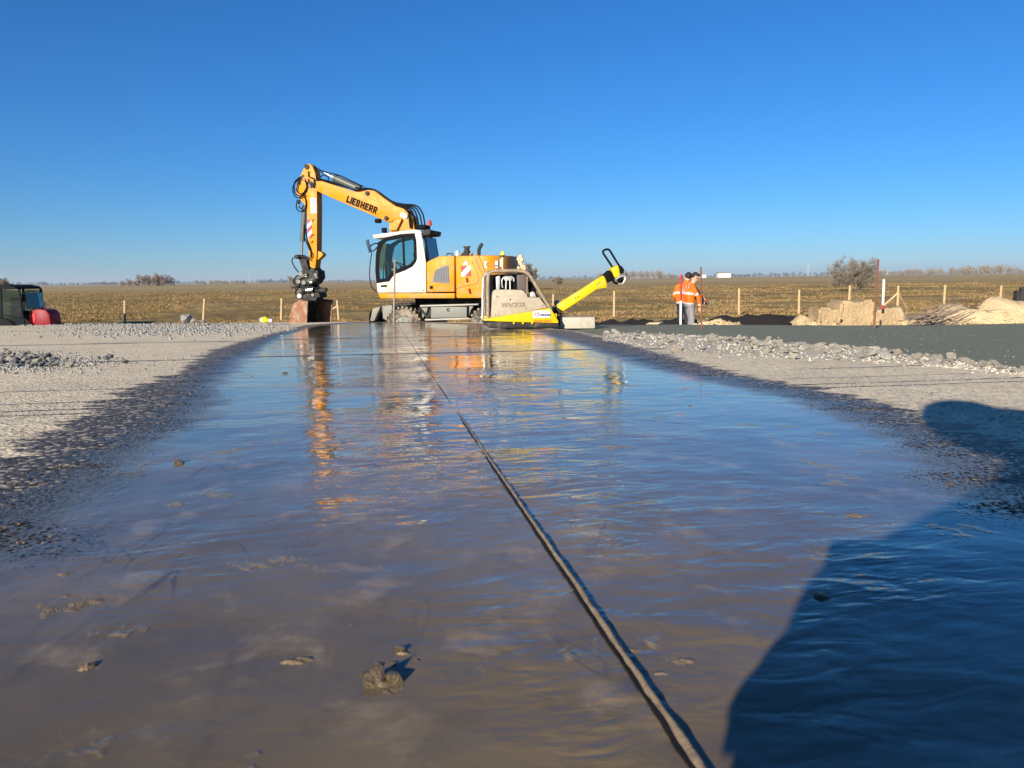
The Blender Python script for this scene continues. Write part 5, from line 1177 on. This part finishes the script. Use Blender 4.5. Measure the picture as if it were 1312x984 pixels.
one('seat', black, trc, lambda b: (b.box(Vector((T5([(60, 400)])[0][0], .55, T5([(60, 400)])[0][1])), (.4, .45, .2), bevel=.04), b.box(Vector((T5([(30, 340)])[0][0], .55, T5([(30, 340)])[0][1])), (.12, .42, .5), bevel=.04)))
one('document', swhite, trc, lambda b: b.box(Vector((T5([(95, 368)])[0][0], .3, T5([(95, 368)])[0][1])), (.1, .02, .05)))
one('chassis', tframe, trc, lambda b: b.box(Vector((T5([(120, 560)])[0][0], .55, .62)), (1.9, .5, .4), bevel=.04))
def twheel(x, r_, y):
    w_ = MB(); pf = [(-.15, r_ * .55), (-.15, r_ * .85), (-.11, r_ * .97), (0, r_), (.11, r_ * .97), (.15, r_ * .85), (.15, r_ * .55)]
    rg = [[w_.bm.verts.new((x + q_ * math.cos(a), y + yy, r_ + q_ * math.sin(a))) for a in np.linspace(0, 2 * math.pi, 24, endpoint=False)] for yy, q_ in pf]
    for a, b_ in zip(rg, rg[1:]):
        for k in range(24): w_.bm.faces.new((a[k], a[(k + 1) % 24], b_[(k + 1) % 24], b_[k]))
    wh = w_.build('wheel', rubber, trc, 50); one('rim', tred, wh, lambda b: b.cyl((x, y - .1, r_), (x, y + .1, r_), r_ * .58, n=20))
xf = T5([(260, 500)])[0][0]; xr = T5([(10, 500)])[0][0]
for y in (.05, 1.05): twheel(xf, .38, y); twheel(xr, .58, y)

# ================================================================== PEOPLE
sdir_side = Vector((math.cos(R(SUN_AZ - 180)), -math.sin(R(SUN_AZ - 180)), 0))
def person(name, label, loc, rotz, J, pal, stripes=True, cap=None, voxel=0.011, hair=True, hood=False):
    root = thing(name, label, 'person', loc, rotz); S = []
    def seg(a, b_, r0, r1, tg): S.append((Vector(J[a] if isinstance(a, str) else a), Vector(J[b_] if isinstance(b_, str) else b_), r0, r1, tg))
    pel, che, nec, hea = (Vector(J[k]) for k in ('pelvis', 'chest', 'neck', 'head'))
    sL, sR, hL, hR = (Vector(J[k]) for k in ('shL', 'shR', 'hipL', 'hipR'))
    for f in (0, .5, 1): seg(hL.lerp(hR, f), che + (sL - sR) * (0.5 - f) * 0.62, .115, .135, 'jacket')
    seg(pel, che, .125, .15, 'jacket'); seg(sL.lerp(nec, .25), sR.lerp(nec, .25), .085, .085, 'jacket'); seg(che, nec, .14, .075, 'jacket')
    seg(hL, hR, .125, .125, 'trousers'); seg(nec, hea, .062, .06, 'skin')
    up = (hea - nec).normalized(); fw = Vector(J.get('look', (1, 0, 0))).normalized(); sd_ = up.cross(fw).normalized()
    S.append((hea - up * .03, hea + up * .06, .088, .098, 'skin')); S.append((hea - up * .085 + fw * .03, hea - up * .05 + fw * .035, .055, .07, 'skin'))
    S.append((hea + up * .005 + fw * .088, hea - up * .03 + fw * .108, .013, .018, 'skin')); S.append((hea - up * .07 + fw * .085, hea - up * .07 + fw * .09, .022, .022, 'skin'))
    for s_ in (-1, 1): S.append((hea + sd_ * .09 * s_, hea + sd_ * .095 * s_ + up * .03, .022, .024, 'skin'))
    S.append((hea + up * .05 - fw * .03, hea + up * .075 - fw * .02, .097, .096, 'hair'))
    S.append((nec - fw * .07, nec - fw * .05 + up * .05, .075, .06, 'jacket'))
    if hood: S.append((hea - fw * .04, hea - fw * .03 + up * .06, .135, .13, 'jacket')); S.append((hea + sdir_side * -.03, hea + sdir_side * .12, .12, .12, 'jacket'))
    for q in 'LR':
        seg('sh' + q, 'el' + q, .078, .058, 'jacket'); seg('el' + q, 'ha' + q, .06, .045, 'jacket')
        ha = Vector(J['ha' + q]); el = Vector(J['el' + q]); dr = (ha - el).normalized(); sdv = dr.cross(Vector((0, 1, 0.3))).normalized(); nv = dr.cross(sdv).normalized()
        hm = pal.get('hand', 'skin')
        S.append((ha, ha + dr * .085, .034, .038, hm)); S.append((ha + dr * .05 + sdv * .02, ha + dr * .08 - sdv * .02, .03, .03, hm))
        for k, (o_, ln) in enumerate(((-.032, .075), (-.011, .085), (.011, .08), (.031, .062))):
            b0 = ha + dr * .09 + sdv * o_; m0 = b0 + dr * ln * .55 + nv * .014; S.append((b0, m0, .0115, .0105, hm)); S.append((m0, m0 + dr * ln * .3 + nv * .032, .0105, .009, hm))
        tb = ha + dr * .03 - sdv * .032; S.append((tb, tb + dr * .035 - sdv * .028 + nv * .01, .014, .0125, hm)); S.append((tb + dr * .035 - sdv * .028 + nv * .01, tb + dr * .065 - sdv * .022 + nv * .028, .0125, .0105, hm))
        seg('hip' + q, 'kn' + q, .108, .078, 'trousers'); kn = Vector(J['kn' + q]); ft = Vector(J['ft' + q]); an = ft + Vector((0, 0, .09))
        S.append((kn, an, .078, .058, 'trousers')); tf = Vector(J.get('toe' + q, (1, 0, 0))).normalized()
        S.append((an + Vector((0, 0, -.02)), ft + Vector((0, 0, .05)) - tf * .03, .055, .052, 'shoe')); S.append((ft + Vector((0, 0, .05)), ft + tf * .17 + Vector((0, 0, .04)), .05, .042, 'shoe'))
    b = MB()
    for a, c_, r0, r1, tg in S:
        if (c_ - a).length > 1e-4: b.cyl(a, c_, r0, r1, 14)
        b.ball(a, r0, 2); b.ball(c_, r1, 2)
    tmp = b.build('tmp', None); md = tmp.modifiers.new('r', 'REMESH'); md.mode = 'VOXEL'; md.voxel_size = voxel
    sm = tmp.modifiers.new('s', 'SMOOTH'); sm.factor = .5; sm.iterations = 3
    dg = bpy.context.evaluated_depsgraph_get(); me = bpy.data.meshes.new_from_object(tmp.evaluated_get(dg)); bpy.data.objects.remove(tmp)
    nf = len(me.polygons); C = np.empty(nf * 3); me.polygons.foreach_get('center', C); C = C.reshape(-1, 3)
    best = np.full(nf, 1e9); idx = np.zeros(nf, int); par = np.zeros(nf); tags = ['jacket', 'trousers', 'skin', 'shoe', 'hair', 'glove', 'stripe']
    wh = np.zeros(nf, int)
    for k, (a, c_, r0, r1, tg) in enumerate(S):
        A_ = np.array(a); E_ = np.array(c_ - a); l2 = max(E_ @ E_, 1e-9); t_ = np.clip(((C - A_) @ E_) / l2, 0, 1)
        d_ = np.linalg.norm(C - A_ - t_[:, None] * E_, axis=1) - (r0 + (r1 - r0) * t_)
        u_ = d_ < best; best = np.where(u_, d_, best); idx = np.where(u_, tags.index(tg), idx); wh = np.where(u_, k, wh); par = np.where(u_, t_, par)
    if stripes:
        jk = idx == 0; arms = np.array([(np.linalg.norm(S[k][0] - sL) < 1e-3 or np.linalg.norm(S[k][0] - sR) < 1e-3 or S[k][0] == Vector(J['elL']) or S[k][0] == Vector(J['elR'])) for k in range(len(S))])
        am = arms[wh]; axis = np.array((nec - pel).normalized()); h_ = (C - np.array(pel)) @ axis; tl_ = (nec - pel).length
        st = jk & ~am & (((h_ > -.03) & (h_ < .03)) | ((h_ > tl_ * .48) & (h_ < tl_ * .48 + .06)))
        st |= jk & am & (((par > .70) & (par < .86)))
        st |= jk & ~am & (h_ > tl_ * .55) & (np.abs(np.abs((C - np.array(che)) @ np.array((sL - sR).normalized())) - .1) < .025)
        idx = np.where(st, 6, idx)
        tr_ = jk & ~am & (h_ < -.09); idx = np.where(tr_, 1, idx)
    for tg in tags: me.materials.append(pal[tg])
    me.polygons.foreach_set('material_index', idx.astype(np.int32)); me.polygons.foreach_set('use_smooth', np.ones(nf, bool)); me.update()
    o = bpy.data.objects.new('body', me); COL.objects.link(o); o.parent = root
    if cap:
        cb_ = MB(); cb_.ball(hea + up * .075, .108, 2, (1.08, .95, .62)); cb_.box(hea + up * .075 + fw * .11, (.11, .14, .016), bevel=.006); cb_.build('cap', cap, root, 60)
    for s_ in (-1, 1):
        one('eye', ink, root, lambda b: b.ball(hea + up * .012 + fw * .082 + sd_ * .034 * s_, .011, 1))
    return root
skin = M('skin', (0.50, 0.28, 0.19), .55, var=.08); orj = M('hi_vis_orange', (0.68, 0.115, 0.006), .7, var=.10, vs=9, bs=12, bamp=.01); greytr = M('grey_trousers', (0.19, 0.185, 0.19), .85, var=.18, vs=10, bs=14, bamp=.012)
refl = M('reflective_band', (0.45, 0.45, 0.43), .4, var=.06); hairm = M('hair_dark', (0.02, 0.015, 0.012), .7); shoem = M('work_shoe', (0.05, 0.04, 0.035), .8); glovem = M('glove_grey', (0.05, 0.055, 0.075), .8); capm = M('cap_dark', (0.018, 0.017, 0.02), .8); navy = M('navy_trousers', (0.02, 0.022, 0.035), .85)
skin_d = {'jacket': orj, 'trousers': greytr, 'skin': skin, 'shoe': shoem, 'hair': hairm, 'glove': glovem, 'stripe': refl, 'hand': 'skin'}
WD = 21.6
wp = at_dist(884, 432, WD)
Jw = dict(pelvis=(-.03, 0, .93), chest=(-.06, 0, 1.25), neck=(.03, 0, 1.46), head=(.11, 0, 1.65), look=(1, -.15, -.25), shL=(-.06, .2, 1.40), elL=(.12, .30, 1.17), haL=(.32, .2, 1.02), shR=(.00, -.19, 1.41), elR=(.15, -.24, 1.14), haR=(.22, -.20, .86),
          hipL=(-.03, .1, .90), hipR=(-.02, -.1, .90), knL=(.04, .11, .49), knR=(.03, -.11, .49), ftL=(-.01, .13, 0), ftR=(.0, -.12, 0), toeL=(1, .1, 0), toeR=(1, -.15, 0))
person('person', 'worker in orange hi-vis jacket and grey trousers bending forward, seen from the side', (wp.x, WD, wp.z), 0, Jw, skin_d, cap=capm)
Jb = dict(pelvis=(-.06, 0, .93), chest=(-.06, 0, 1.25), neck=(-.02, 0, 1.48), head=(.035, 0, 1.655), look=(.2, 1, -.2), shL=(-.24, .02, 1.40), elL=(-.33, .05, 1.15), haL=(-.2, .22, .98), shR=(.18, .02, 1.41), elR=(.36, -.02, 1.20), haR=(.53, -.02, 1.0),
          hipL=(-.16, 0, .90), hipR=(.04, 0, .90), knL=(-.16, .05, .49), knR=(.04, .05, .49), ftL=(-.17, 0, 0), ftR=(.06, 0, 0), toeL=(-.1, 1, 0), toeR=(.1, 1, 0))
pb = dict(skin_d); pb['trousers'] = navy; pb['hand'] = 'glove'
person('person', 'second worker in orange hi-vis, mostly hidden, stretching out a gloved hand', (wp.x, WD + .55, wp.z), 0, Jb, pb, cap=capm)

# the person taking the picture crouches behind the phone; only the shadow shows
sdir = Vector((-tosun.x, -tosun.y, 0)).normalized(); tdir = Vector((sdir.y, -sdir.x, 0))
def ST(s, t, z): v = sdir * s + tdir * t; return (v.x, v.y, z)
Jp = dict(pelvis=ST(-.68, .26, .27), chest=ST(-.52, .36, .50), neck=ST(-.42, .30, .68), head=ST(-.36, .215, .835), look=sdir, shL=ST(-.44, .245, .59), elL=ST(-.24, -.015, .35), haL=ST(-.12, -.045, .275), shR=ST(-.48, .58, .60), elR=ST(-.26, .40, .33), haR=ST(-.11, .10, .24),
          hipL=ST(-.64, .14, .27), hipR=ST(-.64, .38, .27), knL=ST(-.30, -.02, .345), knR=ST(-.30, .20, .36), ftL=ST(-.50, .02, .075), ftR=ST(-.50, .24, .075), toeL=sdir, toeR=sdir)
pp = {'jacket': M('dark_jacket', (.03, .035, .05), .8), 'trousers': navy, 'skin': skin, 'shoe': shoem, 'hair': hairm, 'glove': glovem, 'stripe': refl, 'hand': 'skin'}
person('person', 'crouching person in dark clothes holding a phone, casting the shadow on the wet slab', (0, 0, 0), 0, Jp, pp, stripes=False, cap=capm, hood=True)
ph = MB(); ph.box((-0.012, -0.012, H - 0.034), (0.160, 0.009, 0.077), bevel=.003); pho = ph.build('phone', black, None, 40); tag(pho, 'black phone held sideways by the crouching person', 'phone')

# ================================================================== VEGETATION, HORIZON
def bare_tree(name, label, loc, h, spread, seed, mat, trunks=1, levels=4, twig=0.012, thick=0.06, group=None):
    rd = random.Random(seed); root = thing(name, label, 'tree', loc, 0, group); tv = []; tf = []; cv = []; cf = []
    def tri_tube(Vl, Fl, a, b_, r0, r1):
        d = (b_ - a).normalized(); u = d.orthogonal().normalized(); v = d.cross(u); o = len(Vl)
        for p_, r_ in ((a, r0), (b_, r1)):
            for k in range(3): an = k * 2.094; Vl.append(p_ + (u * math.cos(an) + v * math.sin(an)) * r_)
        for k in range(3): Fl.append((o + k, o + (k + 1) % 3, o + 3 + (k + 1) % 3, o + 3 + k))
    def grow(p_, d, ln, r_, lv):
        n = 3; q = p_
        for k in range(n):
            d2 = (d + Vector((rd.gauss(0, .16), rd.gauss(0, .16), rd.gauss(.04, .1)))).normalized(); e = q + d2 * ln / n; r2 = max(twig * .5, r_ * (1 - .22 * (k + 1) / n * 1.2))
            (tri_tube(tv, tf, q, e, r_, r2) if lv >= levels - 0 else tri_tube(cv, cf, q, e, r_, r2)); q = e; d = d2; r_ = r2
            if lv > 0 and (k > 0 or lv < levels):
                for _ in range(2 if lv > 1 else 3):
                    ax = Vector((rd.gauss(0, 1), rd.gauss(0, 1), rd.gauss(.15, .7))).normalized(); nd = (d * .75 + ax * .75 * spread).normalized(); grow(q, nd, ln * rd.uniform(.5, .75), max(twig, r_ * .6), lv - 1)
    for k in range(trunks):
        a = rd.uniform(0, 6.28); grow(Vector((rd.gauss(0, .12), rd.gauss(0, .12), -.1)) * (1 if trunks > 1 else 0), Vector((math.cos(a) * .55 * spread, math.sin(a) * .55 * spread, 1)).normalized() if trunks > 1 else Vector((0, 0, 1)), h * .42, thick, levels)
    raw('trunk', [tuple(v) for v in tv], tf, mat, root); raw('crown', [tuple(v) for v in cv], cf, mat, root); return root
twigm = M('twigs', (0.20, 0.17, 0.13), .9, var=.2); twigr = M('twigs_red', (0.15, 0.105, 0.075), .9, var=.2)
p = at_dist(1098, 373, 72); bare_tree('bare_bush', 'round bare grey bush standing alone in the field behind the fence', (p.x, 72, FIELD), 3.7, 1.3, 5, twigm, trunks=9, levels=4, twig=.0095, thick=.055)
p = at_dist(664, 364, 110); bare_tree('bare_tree', 'wide bare tree behind the plate compactor', (p.x, 110, FIELD), 4.6, 1.25, 21, twigm, trunks=8, levels=4, twig=.03, thick=.1)
p = at_dist(382, 364, 140); bare_tree('bare_tree', 'small bare tree behind the excavator bucket', (p.x, 140, FIELD), 3.4, 1.1, 23, twigm, trunks=5, levels=3, twig=.045, thick=.1)
p = at_dist(714, 363, 210); bare_tree('bare_bush', 'low dark bush right of the compactor on the field', (p.x, 210, FIELD), 2.4, 1.5, 24, twigm, trunks=9, levels=4, twig=.03, thick=.08)
p = at_dist(4, 364, 160); bare_tree('bare_tree', 'bare tree behind the red tractor', (p.x, 160, FIELD), 3.4, 1.1, 29, twigm, trunks=5, levels=4, twig=.035, thick=.1)
# woods and hedges on the horizon
def wood(name, label, spans, dist, mat, seed, dens=1.0):
    rd = np.random.default_rng(seed); V = []; Fs = []; off = 0
    for px0, px1, pyt, bumpy in spans:
        x0 = at_dist(px0, 360, dist).x; x1 = at_dist(px1, 360, dist).x; wdt = x1 - x0; hor = 358.5 - (((px0 + px1) / 2) - 656) * math.tan(R(0.72))
        hh = max(1.5, (hor - pyt) / F * dist + 1.5); nt = max(2, int(wdt / (hh * .42)))
        for k in range(nt):
            cxp = x0 + wdt * (k + rd.uniform(.2, .8)) / nt; th = hh * (1 - bumpy * rd.random()); rw = th * rd.uniform(.35, .6)
            n = int(300 * dens); a = rd.normal(size=(n, 3)); a /= np.linalg.norm(a, axis=1)[:, None]; a *= rd.random((n, 1)) ** .45
            c_ = np.stack([cxp + a[:, 0] * rw, dist + rd.uniform(-6, 6) + a[:, 1] * rw, FIELD + th * .52 + a[:, 2] * th * .5], 1)
            sz = th * rd.uniform(.03, .09, (n, 1)); d1 = rd.normal(size=(n, 3)) * sz * .5; d2 = rd.normal(size=(n, 3)) * sz * np.array([.3, .3, 1.6])
            tri = np.stack([c_ - d1, c_ + d1, c_ + d2], 1).reshape(-1, 3); V.append(tri); Fs.append(np.arange(len(tri)).reshape(-1, 3) + off); off += len(tri)
            st_ = np.array([[cxp - th * .02, dist, FIELD], [cxp + th * .02, dist, FIELD], [cxp, dist, FIELD + th * .9]]); V.append(st_); Fs.append(np.array([[0, 1, 2]]) + off); off += 3
    return tag(raw(name, np.concatenate(V), np.concatenate(Fs), mat), label, 'wood', kind='stuff')
wood('wood', 'reddish brown bare grove at the left on the horizon', [(155, 180, 356, .4), (182, 219, 351, .15), (178, 220, 353, .2)], 620, twigr, 1)
wood('wood', 'long bare hedge low on the left horizon', [(255, 312, 359, .35)], 800, twigm, 2)
wood('wood', 'bare grove on the horizon behind the compactor handle', [(768, 800, 349, .2), (796, 848, 346.5, .12), (845, 872, 350, .5)], 800, twigm, 3)
wood('wood', 'row of bare trees on the right horizon', [(1120, 1165, 345, .4), (1160, 1200, 343.5, .3), (1205, 1250, 342, .45), (1230, 1296, 339, .35), (1296, 1330, 341, .4)], 900, twigm, 4)
farm = M('far_wood', (0.10, 0.10, 0.09), .9)
wood('far_wood', 'distant dark tree line along the whole horizon', [(-40, 60, 361, .6), (60, 150, 361.5, .6), (120, 260, 359.5, .5), (300, 400, 358, .7), (330, 380, 357, .7), (400, 480, 358.5, .6), (690, 790, 353, .6), (860, 960, 350.5, .6), (940, 1130, 348, .55), (1140, 1330, 346, .5)], 1900, farm, 5, .7)
# far white sheds and pylons
for px, py, wd_, ht, lab in ((927, 351.8, 16, 3.2, 'long white shed far away on the horizon behind the rusty rod'), (899, 352.6, 9, 2, 'small white shed far away left of the long white shed')):
    a = at_dist(px, py + ht, 1500); s_ = 1500 / F; z0 = FIELD; shd = thing('white_shed', lab, 'building', (a.x, 1500, z0)); hz = (at_dist(px, py - ht, 1500).z - z0)
    one('wall', swhite, shd, lambda b: b.box((0, 0, hz * .4), (wd_ * s_, 14, hz * .8)))
    one('roof', lgrey, shd, lambda b: b.prism([(-wd_ * s_ / 2 - .5, hz * .8), (wd_ * s_ / 2 + .5, hz * .8), (wd_ * s_ / 2 - 1, hz), (-wd_ * s_ / 2 + 1, hz)], -8, 8))
pym = M('pylon_steel', (0.34, 0.36, 0.38), .6)
for px, pyt, lab in ((689, 344, 'faint lattice pylon on the horizon right of the compactor'), (319, 345, 'faint lattice mast on the left horizon'), (1036, 336, 'faint lattice pylon on the right horizon'), (286, 352, 'faint low mast above the left hedge')):
    a = at_dist(px, pyt, 1700); hp = a.z - FIELD; py_ = thing('pylon', lab, 'pylon', (a.x, 1700, FIELD)); m = MB()
    for sx in (-1, 1):
        for sy in (-1, 1): m.tube([(sx * hp * .09, sy * hp * .09, 0), (sx * hp * .02, sy * hp * .02, hp * .7), (0, 0, hp)], .22, 4)
    for k in range(6): z_ = hp * k / 8; w_ = hp * (.09 - .07 * z_ / (hp * .7)); m.tube([(-w_, 0, z_), (w_, 0, z_ + hp / 8)], .16, 4); m.tube([(w_, 0, z_), (-w_, 0, z_ + hp / 8)], .16, 4)
    m.build('tower', pym, py_)
    m = MB()
    for z_, w_ in ((.72, .16), (.84, .2), (.94, .12)): m.tube([(-hp * w_, 0, hp * z_), (hp * w_, 0, hp * z_)], .2, 4)
    m.build('crossarm', pym, py_)
# dry grass standing in the field
n = 120000
yy = 26.5 + 110 * rng.random(n) ** 2.0; xx = (rng.random(n) * 2 - 1) * (yy * 0.74 + 2)
keep = fbm(xx * .35, yy * .22, 77) + .3 * fbm(xx * 1.5, yy * 1.5, 78) > -0.04; xx, yy = xx[keep], yy[keep]; n = len(xx); zz = field_h(xx, yy)
ht = rng.uniform(.015, .05, n) * (1 + .007 * yy) * (1 + 1.5 * (rng.random(n) > .97)); V = []
for k in range(3):
    an = rng.random(n) * 6.28; le = rng.uniform(.6, 2.2, n) * ht; wd_ = .008 + .0007 * yy
    bx, by = np.cos(an), np.sin(an)
    V.append(np.stack([np.stack([xx - by * wd_, yy + bx * wd_, zz - .02], 1), np.stack([xx + by * wd_, yy - bx * wd_, zz - .02], 1), np.stack([xx + bx * le, yy + by * le, zz + ht], 1)], 1).reshape(-1, 3))
V = np.concatenate(V)
def grass_mat():
    m, t, p_, o = nodes('dry_grass'); co = N(t, 'ShaderNodeTexCoord').outputs['Object']
    c = mixc(t, noise_(t, co, .8, 4, .7), (.22, .14, .056), (.40, .275, .125)); c = mixc(t, sstep(t, noise_(t, co, .12, 3), .5, .65), c, (.17, .13, .045))
    L(t, c, p_.inputs['Base Color']); p_.inputs['Roughness'].default_value = .9; p_.inputs['Specular IOR Level'].default_value = .1; return m
tag(raw('dry_grass', V, np.arange(len(V)).reshape(-1, 3), grass_mat()), 'dry straw coloured grass tufts across the field', 'grass', kind='stuff')

# ================================================================== HAZE
hz = MB(); hz.box((0, 4300, 29), (9000, 9000, 70)); hzo = hz.build('haze', None); m = bpy.data.materials.new('haze_air'); m.use_nodes = True; t = m.node_tree; t.nodes.clear()
vo = t.nodes.new('ShaderNodeVolumePrincipled'); vo.inputs['Density'].default_value = 0.00011; vo.inputs['Color'].default_value = (.80, .90, 1, 1); vo.inputs['Anisotropy'].default_value = 0.2
oo = t.nodes.new('ShaderNodeOutputMaterial'); t.links.new(vo.outputs[0], oo.inputs['Volume']); hzo.data.materials.append(m); tag(hzo, 'thin pale air haze over the fields', 'haze', kind='stuff')
